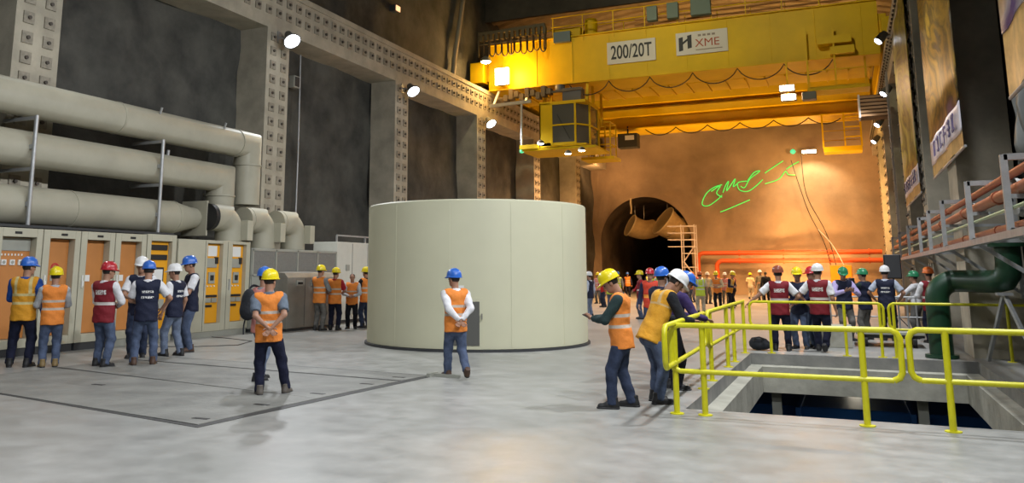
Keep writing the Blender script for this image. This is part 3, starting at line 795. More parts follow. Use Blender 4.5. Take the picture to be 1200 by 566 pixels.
posts(RL, [(-2.02,12.75),(-2.04,13.75),(-2.05,15.8),(-2.05,16.75),(-2.06,18.6)], 1.05)
RF = empty('guard_rail', (0, 18.8, 0), 'yellow guard rail beyond the floor opening, before the maroon vest men', 'guard rail', 'yellow rails around the floor opening')
rail_panel(RF, (-1.95,18.82), (.62,18.82), 1.06, .55, True, True, .028); rail_panel(RF, (.72,18.82), (3.2,18.82), 1.06, .55, True, False, .028)
posts(RF, [(-1.55,18.82),(-.1,18.82),(.55,18.82),(.80,18.82),(2.75,18.82)], 1.05, .03)

# silver railing and low kerbs farther on
g = empty('silver_railing', (.6, 24, 0), 'thin silver tube railing around a second opening behind the maroon vest men', 'railing')
for x in (-.45, .25, .75, 1.15, 1.35, 1.55):
    MB().tube((x,24,0),(x,24,1.05),.022,n=8).build('post', GALV, g, smooth=40)
MB().tube((-.45,24,1.05),(2.2,24,1.05),.022,n=8).build('top_rail', GALV, g, smooth=40); MB().tube((-.45,24,.55),(2.2,24,.55),.018,n=8).build('mid_rail', GALV, g, smooth=40)
tag(MB().box(-.92,.02,20.7,22.4,0,.43).build('concrete_block', PITM, bevel=.02, loc=(-.4,21,0)), 'low grey concrete block behind the walking maroon vest man', 'concrete block')
b = empty('steel_trolley', (.75, 21.8, 0), 'low grey flat trolley on the floor beyond the opening, under the far rail', 'trolley')
MB().box(.10,1.5,21.2,22.5,.28,.36).build('deck', GREYC, b, bevel=.02)
for x in (.3,1.3):
    for y in (21.4,22.3): MB().tube((x-.04,y,.14),(x+.04,y,.14),.14,n=16).build('wheel', BLACK, b, smooth=40)
MB().box(.2,1.4,21.3,22.4,.2,.28).build('frame', DARK, b)
bp = empty('backpack', (-1.83, 19.35, 0), 'black backpack lying on the floor beside the rail post', 'backpack')
g = MB(); g.path([(-2.05,19.4,.13),(-1.98,19.4,.14),(-1.85,19.38,.15),(-1.72,19.35,.13),(-1.6,19.33,.10)], [.05,.13,.145,.125,.05], 14); g.build('body', M('black_cloth', (.012,.014,.02), .8, bump=.4, bscale=14), bp, smooth=60)
MB().path([(-1.95,19.28,.2),(-1.9,19.2,.26),(-1.8,19.2,.25),(-1.76,19.26,.2)], .014, 8).build('strap', BLACK, bp, smooth=60)

# machine under the opening
bm = empty('blue_machine', (0, 22, -4.4), 'long dark blue machine casing seen through the floor opening', 'machine')
g = MB(); X = Matrix(((0,0,1,0),(1,0,0,0),(0,1,0,0),(0,0,0,1)))
g.prism([(20.6,-4.2),(24.2,-4.2),(24.2,-2.2),(23.6,-1.36),(21.0,-1.36),(20.6,-1.75)], -4.8, 4.6, X=X); g.build('casing', BLUEM, bm, bevel=.04)
for x in (-3.5,-1.2,1.1,3.4): MB().box(x-.05,x+.05,20.5,24.3,-4.2,-1.32).build('rib', BLUEM, bm)
MB().box(-4.8,4.6,20.4,24.4,-4.4,-4.2).build('base', DARK, bm)
for i, x in enumerate((-1.50, 1.18)):
    pp = empty('steel_prop', (x, 18.8, -4.4), ('grey steel post under the opening near its left end', 'grey steel post under the opening near its right end')[i], 'steel post', 'posts in the opening')
    g = MB(); g.box(x-.09,x+.09,18.7,18.72,-4.4,-.76); g.box(x-.09,x+.09,18.88,18.9,-4.4,-.76); g.box(x-.01,x+.01,18.72,18.88,-4.4,-.76); g.build('post', GREYC, pp)
    MB().box(x-.2,x+.2,18.6,19.0,-4.4,-4.36).build('base_plate', GREYC, pp)
tb = empty('pale_beam', (0, 26, -1.6), 'pale horizontal beam deep in the opening behind the blue machine', 'beam')
g = MB(); g.box(-5,5,25.9,26.2,-2.1,-1.62); g.build('web', M('pale_beam_paint', (.30,.28,.2), .6), tb); 
for x in (-3,0,3): MB().box(x-.06,x+.06,25.85,25.9,-2.1,-1.62).build('stiffener', GREYC, tb)

# ------------------------------------------------------------------ right wall: pipe rack, banners, green pipe
pr = empty('pipe_rack', (1.8, 18, 2.2), 'grey steel pipe rack cantilevered from the right wall', 'pipe rack')
for y in (8.2, 11.5, 14.8, 18.6, 21.6, 24.3, 28.6, 33.2, 38):
    g = MB(); b = .075
    g.bar((1.8,y,2.13),(1.8,y,3.08),b); g.bar((1.8,y,3.05),(3.0,y,3.05),b); g.bar((1.8,y,2.17),(3.0,y,2.17),b); g.bar((1.8,y,2.58),(3.0,y,2.58),b*.7); g.bar((2.15 if 19<y<21 else 1.85,y,2.13),(3.05,y,1.25),b*.8); g.bar((3.0,y,1.2),(3.0,y,3.1),b)
    g.build('frame', GALV, pr)
g = MB(); g.bar((1.8,5,2.13),(1.8,40,2.13),.09); g.build('edge_beam', GALV, pr); MB().tube((1.86,5,2.45),(1.86,40,2.45),.025,n=8).build('thin_line', M('pale_green_line', (.35,.42,.25), .5), pr, smooth=40)
for i, (x, z, r) in enumerate(((2.08,2.97,.055),(1.96,2.69,.075),(1.93,2.245,.055))):
    p = empty('rack_pipe', (x, 20, z), ('topmost of three rust orange pipes on the grey rack', 'thick middle rust orange pipe on the grey rack', 'lowest rust orange pipe on the grey rack')[i], 'pipe', 'rust orange pipes on the rack')
    MB().tube((x,5,z),(x,40,z),r,n=16).build('pipe', RUSTP, p, smooth=40)
    for y in (9.5,13.2,16.6,20.3,25.5,31): MB().tube((x,y-.06,z),(x,y+.06,z),r*1.28,n=16).build('coupling', RUSTP, p, smooth=40)
for i, (y, z) in enumerate(((12.9,2.83),(17.0,2.80),(12.6,2.47),)):
    w = tag(MB().path([(2.05,y,z),(2.15,y+.12,z+.02),(2.35,y+.25,z)], [.05,.09,.04], 10).build('rag', M('white_rag', (.5,.5,.48), .8), loc=(2.1,y,z), smooth=60), ('crumpled white wrap on the rack between the two top pipes', 'small white wrap on the rack farther from the camera', 'white wrap on the rack just above the lowest pipe')[i], 'wrap', 'white wraps on the pipe rack')

gp = empty('green_pipe', (1.72, 18.95, 0), 'thick dark green pipe rising from the floor and bending to the right wall', 'pipe')
yg = 18.95; r = .215
pts = [(1.62,yg+.2,0),(1.62,yg+.2,1.15)] + arc3((1.62+.36,yg+.2,1.15),(-1,0,0),(0,0,1),.36,0,math.pi/2,8) + [(2.55,yg-.55,1.51)] 
pts += [(2.68,yg-.65,1.55),(2.74,yg-.70,1.66),(2.76,yg-.72,1.85),(2.76,yg-.72,2.35)]
g = MB(); g.path(pts, r, 24); g.build('pipe', GREENP, gp, smooth=50)
for a, b, c, r_, t_ in ((1.62,yg+.2,.04,.30,.06),(2.76,yg-.72,2.2,.31,.09),(2.76,yg-.72,2.32,.31,.09)):
    g = MB(); flange(g,(a,b,c),(0,0,1),r_,t_); g.build('flange', GREENP, gp, smooth=40)
sp = empty('pipe_support', (2.6, yg-1, 0), 'slanted grey steel legs propping the green pipe bend at the right', 'support')
for x, y in ((2.35,yg-.2),(2.95,yg-1.6)): MB().bar((2.62,yg-.85,1.3),(x,y,0.02),.06).build('leg', GALV, sp)
MB().box(2.5,2.75,yg-.98,yg-.70,1.26,1.31).build('saddle', GALV, sp)

def banner_mat(name, cols, sc):
    m, nt, b = new_mat(name); tc = nd(nt, 'ShaderNodeTexCoord'); mp = nd(nt, 'ShaderNodeMapping')
    mp.inputs['Scale'].default_value = (1, .22, .55); nt.links.new(tc.outputs['Object'], mp.inputs['Vector'])
    n = nd(nt, 'ShaderNodeTexNoise', Scale=sc, Detail=6, Distortion=2.0); nt.links.new(mp.outputs['Vector'], n.inputs['Vector'])
    rp = nd(nt, 'ShaderNodeValToRGB'); e = rp.color_ramp.elements
    for i in range(len(cols)-2): e.new(.5)
    for i, c in enumerate(cols):
        e[i].position = .30+.42*i/(len(cols)-1); e[i].color = (*c, 1)
    nt.links.new(n.outputs['Fac'], rp.inputs['Fac']); nt.links.new(rp.outputs['Color'], b.inputs['Base Color'])
    b.inputs['Roughness'].default_value = .42; b.inputs['Specular IOR Level'].default_value = .35
    return m
GOLD = [(.06,.03,.12),(.02,.012,.006),(.26,.14,.01),(.04,.025,.01),(.34,.20,.02),(.10,.06,.02),(.40,.38,.28)]
BN = [('banner', 17.0, 22.7, GOLD, 'long golden brown printed banner hanging at the right, nearest whole one'),
      ('banner', 26.6, 32.6, [(.04,.03,.01),(.22,.20,.01),(.07,.06,.01),(.36,.35,.04),(.42,.38,.22),(.35,.22,.04)], 'yellow green printed banner hanging beyond the golden brown one'),
      ('banner', 8.4, 12.4, [(.03,.02,.16),(.05,.04,.30),(.5,.5,.58),(.42,.26,.05),(.06,.03,.3)], 'purple and white banner cut off at the top right corner')]
STRIP = M('banner_white_strip', (.58,.55,.60), .4); GSTR = M('banner_gold_edge', (.42,.27,.10), .4, var=.3, scale=3)
for nm, y0, y1, cols, lab in BN:
    b = empty('banner', (2.1, (y0+y1)/2, 4), lab, 'banner', 'printed banners along the right wall')
    zb = 3.95; ws = .55
    def cloth(z0, z1, off=0):
        P = []
        for i in range(13):
            y = y0+(y1-y0)*i/12
            P.append([(2.08-off+.02*math.sin(i*1.3), y, z0+(z1-z0)*j/8) for j in range(9)])
        g = MB(); g.grid(P); return g
    c_ = cloth(zb+.28+ws, 10.2); o = c_.build('print', banner_mat('banner_print_%d' % int(y0), cols, .95), b, smooth=60)
    so = o.modifiers.new('thick', 'SOLIDIFY'); so.thickness = .012
    if y0 > 12.5 :
        o = cloth(zb+.28, zb+.28+ws).build('text_strip', STRIP, b, smooth=60)
        o.modifiers.new('thick', 'SOLIDIFY').thickness = .012
        g = MB(); random.seed(int(y0))
        yy = y0+.7
        while yy < y1-.9:
            for k in range(3):
                zz = zb+.28+.12+.13*k
                if random.random() < .8: g.box(2.03, 2.045, yy, yy+.30+.1*random.random(), zz, zz+.045)
            for k in range(2): 
                if random.random() < .8: g.box(2.03, 2.045, yy+.1+.17*k, yy+.15+.17*k, zb+.38, zb+.28+ws-.1)
            yy += .72
        g.build('lettering', M('glyph_ink', (.12,.10,.22), .6), b)
        cloth(zb, zb+.28).build('gold_edge', GSTR, b, smooth=60)
    else:
        cloth(zb, zb+.28+ws).build('gold_edge', GSTR, b, smooth=60)
    MB().box(2.05,2.19,y0-.05,y1+.05,10.15,10.25).build('top_bar', GALV, b)
    MB().tube((2.1,y0-.05,zb-.02),(2.1,y1+.05,zb-.02),.025,n=8).build('bottom_bar', GALV, b, smooth=40)
# loose grey sheet on the wall right of the near banner
P = []
for i in range(40):
    y = 13.0+2.6*i/39
    P.append([(2.75+.13*math.sin(i*.9+.4*math.sin(j*.7))+.06*math.sin(j*1.1+i*.3), y+.06*math.sin(j*.5), 3.4+5.6*j/20) for j in range(21)])
g = MB(); g.grid(P); o = g.build('hanging_sheet', M('grey_sheet', (.10,.105,.10), .35, col2=(.16,.165,.155), scale=1.5), smooth=80, loc=(2.8,14.3,3.4)); o.modifiers.new('thick', 'SOLIDIFY').thickness = .01
tag(o, 'crumpled grey plastic sheet hanging on the right wall between two banners', 'sheet')
# slatted box on the right columns
sb = empty('slatted_box', (1.4, 38.2, 8.0), 'brown slatted box fixed high on the right columns below the crane', 'box')
MB().box(1.0,2.1,37.8,38.7,8.12,9.05).build('body', M('slat_dark', (.09,.05,.025), .7), sb)
g = MB()
for k in range(6): g.box(.97,2.12,37.74,37.8,8.14+k*.155,8.14+k*.155+.10)
g.build('slats', M('slat_brown', (.40,.22,.10), .6), sb)
MB().box(.93,1.0,37.72,38.7,8.1,9.08).build('edge_plate', SGN, sb)
MB().bar((1.9,38.6,8.6),(2.1,39.14,8.6),.12).build('bracket', GALV, sb)
# cage ladder beside the far columns
ld = empty('column_ladder', (1.85, 36, 0), 'orange lit ladder of bolted rungs climbing the far right columns', 'ladder')
g = MB()
for y in (36.0, 36.5): MB().bar((1.98,y,0),(1.98,y,9.6),.07).build('stile', GALV, ld)
z = .3
while z < 9.5: g.tube((1.98,36.0,z),(1.98,36.5,z),.025,n=6); z += .3
g.build('rungs', GALV, ld)
# loudspeaker on a stand
ls = empty('loudspeaker', (1.12, 25.4, 1.5), 'black loudspeaker on a stand in front of the orange end wall', 'loudspeaker')
MB().box(.94,1.36,25.2,25.55,1.50,2.15).build('cabinet', BLACK, ls, bevel=.02); MB().box(.97,1.33,25.185,25.2,1.53,2.12).build('grille', DARK, ls)
st = empty('speaker_stand', (1.15, 25.4, 0), 'thin black tripod stand carrying the loudspeaker', 'stand')
MB().tube((1.15,25.4,.3),(1.15,25.4,1.5),.02,n=8).build('pole', BLACK, st, smooth=40)
for a in (0,2.1,4.2): MB().tube((1.15,25.4,.55),(1.15+.45*math.cos(a),25.4+.45*math.sin(a),.012),.013,n=6).build('leg', BLACK, st, smooth=40)

# ------------------------------------------------------------------ at the end wall
for i, (x0, z, y, lab) in enumerate(((-9.95,3.02,62.9,'upper long orange pipe along the foot of the end wall'),(-8.6,2.45,62.8,'lower long orange pipe along the foot of the end wall'))):
    p = empty('orange_pipe', (x0, y, 0), lab, 'pipe', 'orange pipes on the end wall')
    pts = [(x0,y,0),(x0,y,z-.4)] + arc3((x0+.4,y,z-.4),(-1,0,0),(0,0,1),.4,0,math.pi/2,6) + [(2.3,y,z)]
    MB().path(pts, .165, 14).build('pipe', ORPIPE, p, smooth=50)
    for x in (-7,-4,-1,1.5):
        g = MB(); flange(g,(x,y,z),(1,0,0),.22,.1,16); g.build('coupling', ORPIPE, p, smooth=40)
    for x in (-6,-2.5,.8): MB().bar((x,y+.1,z),(x,63.5,z),.08).build('bracket', GALV, p)
def duct(a, b, r0, r1, lab, mouth):
    e = empty('ventilation_duct', a, lab, 'duct', 'ventilation ducts in the tunnel')
    a = Vector(a); b = Vector(b); n = 14; pts = []; rs = []
    for i in range(n+1):
        t = i/n; p = a.lerp(b, t); p.z -= .25*math.sin(t*math.pi); pts.append(p); rs.append(r0+(r1-r0)*t)
    MB().path(pts, rs, 28, caps=False).build('duct', DUCTM, e, smooth=60)
    d = (pts[1]-pts[0]).normalized(); q = d.to_track_quat('Z','Y').to_matrix().to_4x4()
    g = MB(); g.lathe([(r0*1.0,.0),(r0*1.08,-.03),(r0*1.08,.08),(r0*.97,.06),(r0*1.0,0)], a, 28, X=q); g.build('rim', M('duct_rim', (.6,.48,.25), .6), e, smooth=60)
    g = MB(); g.lathe([(0,.9),(r0*.9,.9)], a, 28, X=q); g.build('inside_shade', DARK, e)  # dark disc put in for the shade inside the duct
    for t in (3, 8): MB().bar(pts[t]+Vector((0,0,rs[t])), (pts[t].x, pts[t].y, 6.9), .03).build('hanger', GALV, e)
duct((-15.5,65.2,5.35), (-13.75,66.3,5.15), .84, .70, 'dim yellow duct hanging at the middle of the tunnel mouth', 1)
duct((-12.7,64.2,5.6), (-11.1,65.3,5.0), 1.15, .8, 'bright yellow duct hanging at the right of the tunnel mouth', 1)
ch = tag(MB().path([(-14.9,63.2,7.3),(-14.93,63.2,6.9),(-14.88,63.2,6.5),(-14.92,63.2,6.1)], [.06,.09,.06,.08], 8).build('hanging_chain', M('pale_chain', (.6,.5,.32), .6), loc=(-14.9,63.2,6.1), smooth=60), 'short pale chain dangling above the dim duct at the tunnel crown', 'chain')
sc = empty('scaffold_tower', (-10.4, 62.2, 0), 'pale scaffold tower with stairs at the right edge of the tunnel mouth', 'scaffold')
for x in (-10.9,-9.95):
    for y in (61.7,62.6): MB().bar((x,y,0),(x,y,5.1),.07).build('upright', SGN, sc)
for z in (1.0,2.0,3.0,3.5,4.0,4.5,5.0):
    for y in (61.7,62.6): MB().bar((-10.9 if z < 3.4 else -11.9,y,z),(-9.95,y,z),.06).build('crossbar', SGN, sc)
g = MB()
for k, z in enumerate((0,1.2,2.4)): 
    a, b = ((-10.85,62.1,z),(-10.0,62.1,z+1.2)) if k % 2 == 0 else ((-10.0,62.1,z),(-10.85,62.1,z+1.2))
    g.bar(a, b, .25, .06)
g.build('stair_flight', SGN, sc)
# laser writing thrown on the wall
LZ = M('laser_green', (.02,.2,.02), .5, emit=(.12,1.0,.14), es=1.1)
def wl(X, Y):  # tracing of the strokes, metres on the wall
    px, py_ = 810+X/6.287, 170+Y/6.287
    x, z = -9.62+(px-822)*.0614, 6.65-(py_-240)*.0575
    return (x, YF-.11-noise.fractal(Vector((x,YF,z))*.30, 1., 2.1, 6)*.42, z)
ST = [[(235,280),(170,300),(110,350),(75,430),(120,447),(190,400),(228,365)],[(150,330),(220,288),(190,345),(228,382)],
      [(238,345),(262,288),(285,258),(268,330),(332,238),(318,300),(362,262)],[(425,258),(352,270),(362,328),(420,342),(480,302),(530,250)],[(372,300),(400,310),(440,240),(512,180),(470,190),(425,250)],
      [(548,198),(600,160),(682,104)],[(545,285),(640,250),(692,190),(712,215),(765,222)],[(700,172),(745,140),(792,116)],[(208,500),(260,482),(430,410)]]
def smoothpts(p, n=8):
    p = [Vector(q) for q in p]; out = []
    for i in range(len(p)-1):
        p0 = p[max(i-1,0)]; p1 = p[i]; p2 = p[i+1]; p3 = p[min(i+2,len(p)-1)]
        for k in range(n):
            t = k/n; out.append(.5*((2*p1)+(p2-p0)*t+(2*p0-5*p1+4*p2-p3)*t*t+(3*p1-p0-3*p2+p3)*t**3))
    out.append(p[-1]); return out
lz = empty('laser_writing', (-6, 62.95, 7), 'glowing green laser script drawn across the end wall', 'laser writing')
for s_ in ST: MB().path(smoothpts([wl(*p) for p in s_]), .035, 6).build('stroke', LZ, lz, smooth=60)
wls = empty('wall_lamp', (-1.7, 62.4, 10.2), 'small white tube lamp on the end wall above the laser script', 'wall lamp')
MB().box(-2.35,-1.35,62.6,63.2,10.0,10.3).build('housing', M('lamp_grey'), wls); MB().box(-2.3,-1.4,62.54,62.6,10.02,10.2).build('lens', WW, wls)
tag(MB().lathe([(0,-.2),(.15,-.12),(.2,0),(.15,.12),(0,.2)], (-2.95,63.1,10.25), 12).bar((-2.95,63.1,10.25),(-2.95,64.0,10.25),.06).build('green_light', M('green_lamp'), loc=(-2.95,63.1,10.25), smooth=60), 'small green light beside the tube lamp on the end wall', 'light')
for i, pts in enumerate(([(-3.1,62.8,9.6),(-2.2,62.7,6),(-1.2,62.6,3.4),(-.7,62.4,0.02)],[(-2.4,62.8,9.9),(-2.2,62.7,7),(-1.0,62.6,4),(-.3,62.3,.02)],[(-1.6,62.5,4.6),(-.6,62.4,3.2),(.7,62.2,.02)])):
    tag(MB().path(smoothpts(pts), .03, 6).build('hanging_cable', CABLE if i < 2 else SGN, loc=pts[0], smooth=60), ('dark cable hanging down the end wall under the green light', 'dark cable hanging beside the brightest wall patch', 'pale cable slanting to the floor before the end wall')[i], 'cable', 'cables on the end wall')
ob = empty('site_box', (-.35, 61.2, 0), 'amber box on the floor by the end wall', 'box')
MB().box(-1.0,.35,60.8,61.8,.05,2.1).build('body', AMBER, ob, bevel=.03); MB().box(-.95,.3,60.77,60.8,.2,2.0).build('door', AMB2, ob, bevel=.01); MB().box(-.2,-.1,60.74,60.77,1,1.2).build('handle', BLACK, ob)
MB().box(-.95,.3,60.85,61.75,0,.05).build('feet', DARK, ob)
# ------------------------------------------------------------------ people
V = lambda *a: np.array(a, float)
def cone(P, a, b, ra, rb):
    ba = b-a; t = np.clip((P-a) @ ba/(ba @ ba), 0, 1)
    return np.linalg.norm(P-a-t[:, None]*ba, axis=1)-(ra+(rb-ra)*t)
def fcone(P, a, b, ra, rb, rt, asp):
    ba = b-a; t = np.clip((P-a) @ ba/(ba @ ba), 0, 1); q = P-a-t[:, None]*ba
    u = q @ rt; w = q-u[:, None]*rt
    return np.sqrt(u*u+(w*w).sum(1)*asp*asp)-(ra+(rb-ra)*t)
def ell(P, c, r, Rm=None):
    q = P-c
    if Rm is not None: q = q @ Rm
    k0 = np.linalg.norm(q/r, axis=1); k1 = np.linalg.norm(q/(r*r), axis=1)+1e-9
    return k0*(k0-1)/k1
def smin(ds, k):
    d = ds[0]
    for e in ds[1:]:
        hh = np.clip(.5+.5*(d-e)/k, 0, 1); d = d*(1-hh)+e*hh-k*hh*(1-hh)
    return d
def nets(fn, lo, hi, h):
    lo = np.array(lo, float)-2*h; n = np.ceil((np.array(hi, float)+2*h-lo)/h).astype(int)+1
    ax = [lo[i]+h*np.arange(n[i]) for i in range(3)]
    G = np.stack(np.meshgrid(*ax, indexing='ij'), -1).reshape(-1, 3)
    f = fn(G).reshape(n); f[0] = f[-1] = 1; f[:, 0] = f[:, -1] = 1; f[:, :, 0] = f[:, :, -1] = 1
    s = f < 0; c = tuple(n-1)
    S = np.zeros(c, int); acc = np.zeros(c+(3,)); cnt = np.zeros(c)
    cor = [(i, j, k) for i in (0, 1) for j in (0, 1) for k in (0, 1)]
    sl = lambda A, o: A[o[0]:o[0]+c[0], o[1]:o[1]+c[1], o[2]:o[2]+c[2]]
    for o in cor: S += sl(s, o)
    for a in cor:
        for d in range(3):
            if a[d]: continue
            b = list(a); b[d] = 1
            fa, fb = sl(f, a), sl(f, b); m = (fa < 0) != (fb < 0)
            t = np.where(m, fa/np.where(m, fa-fb, 1), 0)
            for e in range(3):
                acc[..., e] += m*(a[e]+(t if e == d else 0))
            cnt += m
    act = (S > 0) & (S < 8)
    idx = -np.ones(c, int); idx[act] = np.arange(act.sum())
    base = np.stack(np.nonzero(act), -1)
    v = lo+h*(base+acc[act]/cnt[act][:, None])
    F = []
    for d in range(3):
        e, g = [(1, 2), (2, 0), (0, 1)][d]
        A = s; B = np.roll(s, -1, d); m = A != B
        sel = [slice(1, -1)]*3; 
        mm = np.zeros_like(m); mm[tuple(sel)] = m[tuple(sel)]
        I = np.stack(np.nonzero(mm), -1)
        if len(I) == 0: continue
        def at(de, dg):
            J = I.copy(); J[:, e] += de; J[:, g] += dg
            return idx[J[:, 0], J[:, 1], J[:, 2]]
        q = np.stack([at(-1, -1), at(0, -1), at(0, 0), at(-1, 0)], -1)
        ins = A[I[:, 0], I[:, 1], I[:, 2]]
        q[~ins] = q[~ins][:, ::-1]
        F.append(q)
    return v, np.concatenate(F)
def np_obj(name, parent, parts, mats, attr=None):
    """parts: list of (verts, quads, material index); one mesh"""
    v = np.concatenate([p[0] for p in parts]); off = 0; fs = []; mi = []
    for p in parts: fs.append(p[1]+off); off += len(p[0]); mi.append(np.full(len(p[1]), p[2]))
    f = np.concatenate(fs); mi = np.concatenate(mi)
    me = bpy.data.meshes.new(name); me.vertices.add(len(v)); me.vertices.foreach_set('co', v.astype(np.float32).ravel())
    me.loops.add(f.size); me.loops.foreach_set('vertex_index', f.astype(np.int32).ravel())
    me.polygons.add(len(f)); me.polygons.foreach_set('loop_start', np.arange(0, f.size, 4, dtype=np.int32))
    me.polygons.foreach_set('material_index', mi.astype(np.int32)); me.update(calc_edges=True)
    me.polygons.foreach_set('use_smooth', np.ones(len(f), bool))
    for m in mats: me.materials.append(m)
    if attr is not None:
        a = me.attributes.new('trunk', 'FLOAT_VECTOR', 'POINT'); a.data.foreach_set('vector', attr(v).astype(np.float32).ravel())
    o = bpy.data.objects.new(name, me); COL.objects.link(o)
    if parent is not None: o.parent = parent
    ORG[o.name] = Vector((0,0,0))
    return o
def rot(ax, a):
    return np.array(Matrix.Rotation(a, 3, ax))
def nrm(v): return v/(np.linalg.norm(v)+1e-9)
def ik(S, W, l1, l2, pole):
    d = W-S; L = np.linalg.norm(d); dn = d/(L+1e-9)
    if L > (l1+l2)*.995: L = (l1+l2)*.995
    a = (l1*l1-l2*l2+L*L)/(2*L); hh = math.sqrt(max(l1*l1-a*a, 0))
    p = pole-dn*(pole @ dn); p = nrm(p)
    return S+dn*a+p*hh, S+dn*L

# helmets and boots share one mesh each
HMESH = None
def helmet_mesh():
    g = MB(); n = 32; rows = []
    prof = [(1.0,0,1),(.985,.22,0),(.94,.45,0),(.84,.66,0),(.66,.83,0),(.42,.94,0),(.2,.985,0)]
    def rad(a): return .118, .143
    def ringpts(k, z, br=0):
        out = []
        for i in range(n):
            a = 2*math.pi*i/n; c, s = math.cos(a), math.sin(a)
            fr = max(0, s)**2.2
            x = (.118*k+br*(.006))*c; y = (.143*k+br*(.007+.050*fr))*s
            zz = z*.142 - br*.018*fr
            if k < .97 and br == 0: zz += .010*math.exp(-((x/.022)**2))
            out.append((x, y, zz))
        return out
    rg = [ringpts(.97, -.02, 1), ringpts(1.0, -.07, 1), ringpts(1.0, .02, 1), ringpts(1.0, .05, 0)] + [ringpts(k, z) for k, z, _ in prof[1:]]
    rg = [ringpts(.93, .03)] + rg
    vs = [p for r_ in rg for p in r_]; fs = []
    for j in range(len(rg)-1):
        for i in range(n):
            a = j*n+i; b = j*n+(i+1) % n; fs.append((a, b, b+n, a+n))
    fs.append(tuple((len(rg)-1)*n+i for i in range(n)))
    g.add(vs, fs)
    o = g.build('helmet', M('helmet_base', (.5,.5,.5), .3), smooth=50); me = o.data; bpy.data.objects.remove(o); return me
HMESH = helmet_mesh()
def boot_mesh():
    def fn(P):
        d = smin([fcone(P, V(0,-.055,.035), V(0,.15,.03), .042, .040, V(1,0,0), 1.05), cone(P, V(0,-.03,.07), V(0,.06,.055), .042, .040), cone(P, V(0,-.03,.05), V(0,-.03,.155), .045, .047)], .03)
        return np.maximum(np.maximum(d, .002-P[:, 2]), P[:, 2]-.15)
    v, f = nets(fn, (-.06,-.11,0), (.06,.2,.16), .011)
    def sole(P):
        d = fcone(P, V(0,-.055,.012), V(0,.155,.012), .046, .047, V(1,0,0), 1.0)
        return np.maximum(np.maximum(d, -P[:, 2]), P[:, 2]-.024)
    v2, f2 = nets(sole, (-.06,-.12,-.01), (.06,.22,.03), .009)
    o = np_obj('boot', None, [(v, f, 0), (v2, f2, 1)], [BLACK, BLACK]); me = o.data; bpy.data.objects.remove(o); return me
BMESH_ = boot_mesh()

def cloth_mat(name, col, rough=.85):
    return M('cloth_'+name, col, rough, var=.12, scale=9, bump=.35, bscale=11, spec=.25)
def denim(name, col): return M('cloth_'+name, col, .9, var=.28, scale=7, bump=.4, bscale=10, spec=.2)
def vest_mat(name, col, bands=(), vert=False, prt=None, band_col=(.52,.52,.47), trim=None):
    key = 'vest_'+name
    if key in MATS: return MATS[key]
    m, nt, b = new_mat(key); MATS[key] = m
    at = nd(nt, 'ShaderNodeAttribute'); at.attribute_name = 'trunk'
    sx = nd(nt, 'ShaderNodeSeparateXYZ'); nt.links.new(at.outputs['Vector'], sx.inputs[0]); U, W, A = sx.outputs
    def inr(x, a, c): return math_n(nt, 'MULTIPLY', math_n(nt, 'GREATER_THAN', x, a), math_n(nt, 'LESS_THAN', x, c))
    absU = math_n(nt, 'ABSOLUTE', U)
    tc = nd(nt, 'ShaderNodeTexCoord'); n = nd(nt, 'ShaderNodeTexNoise', Scale=8.0, Detail=4); nt.links.new(tc.outputs['Object'], n.inputs['Vector'])
    base = mix_c(nt, math_n(nt, 'MULTIPLY_ADD', n.outputs['Fac'], 1.2, -.2), tuple(c*.78 for c in col), tuple(min(1, c*1.15) for c in col))
    mask = None
    for a, c in bands:
        k = inr(A, a, c); mask = k if mask is None else math_n(nt, 'MAXIMUM', mask, k)
    if vert:
        k = math_n(nt, 'MULTIPLY', inr(absU, .052, .080), math_n(nt, 'GREATER_THAN', A, bands[-1][0])); mask = math_n(nt, 'MAXIMUM', mask, k)
    if mask is not None: base = mix_c(nt, mask, base, band_col)
    if prt:
        # blurred lettering rows on the back
        pm = None
        for (hw, a0, a1, dens) in prt:
            cell = math_n(nt, 'FLOOR', math_n(nt, 'MULTIPLY', U, dens)); 
            fr = math_n(nt, 'FRACT', math_n(nt, 'MULTIPLY', U, dens))
            row = math_n(nt, 'FLOOR', math_n(nt, 'MULTIPLY', A, 130))
            wn = nd(nt, 'ShaderNodeTexWhiteNoise'); wn.noise_dimensions = '2D'
            cb = nd(nt, 'ShaderNodeCombineXYZ'); nt.links.new(math_n(nt, 'FLOOR', math_n(nt, 'MULTIPLY', U, dens*2.5)), cb.inputs[0]); nt.links.new(row, cb.inputs[1])
            nt.links.new(cb.outputs[0], wn.inputs['Vector'])
            k = math_n(nt, 'MULTIPLY', inr(A, a0, a1), math_n(nt, 'LESS_THAN', absU, hw))
            k = math_n(nt, 'MULTIPLY', k, math_n(nt, 'LESS_THAN', W, 0.0)); k = math_n(nt, 'MULTIPLY', k, math_n(nt, 'LESS_THAN', fr, .84))
            k = math_n(nt, 'MULTIPLY', k, math_n(nt, 'GREATER_THAN', wn.outputs['Value'], .22))
            pm = k if pm is None else math_n(nt, 'MAXIMUM', pm, k)
        base = mix_c(nt, pm, base, (.72,.72,.70))
    nt.links.new(base, b.inputs['Base Color']); b.inputs['Roughness'].default_value = .75; b.inputs['Specular IOR Level'].default_value = .3
    n2 = nd(nt, 'ShaderNodeTexNoise', Scale=12.0, Detail=4); nt.links.new(tc.outputs['Object'], n2.inputs['Vector'])
    bp = nd(nt, 'ShaderNodeBump', Strength=.35, Distance=.05); nt.links.new(n2.outputs['Fac'], bp.inputs['Height']); nt.links.new(bp.outputs['Normal'], b.inputs['Normal'])
    return m
BND = ((.075,.100),(.155,.180))
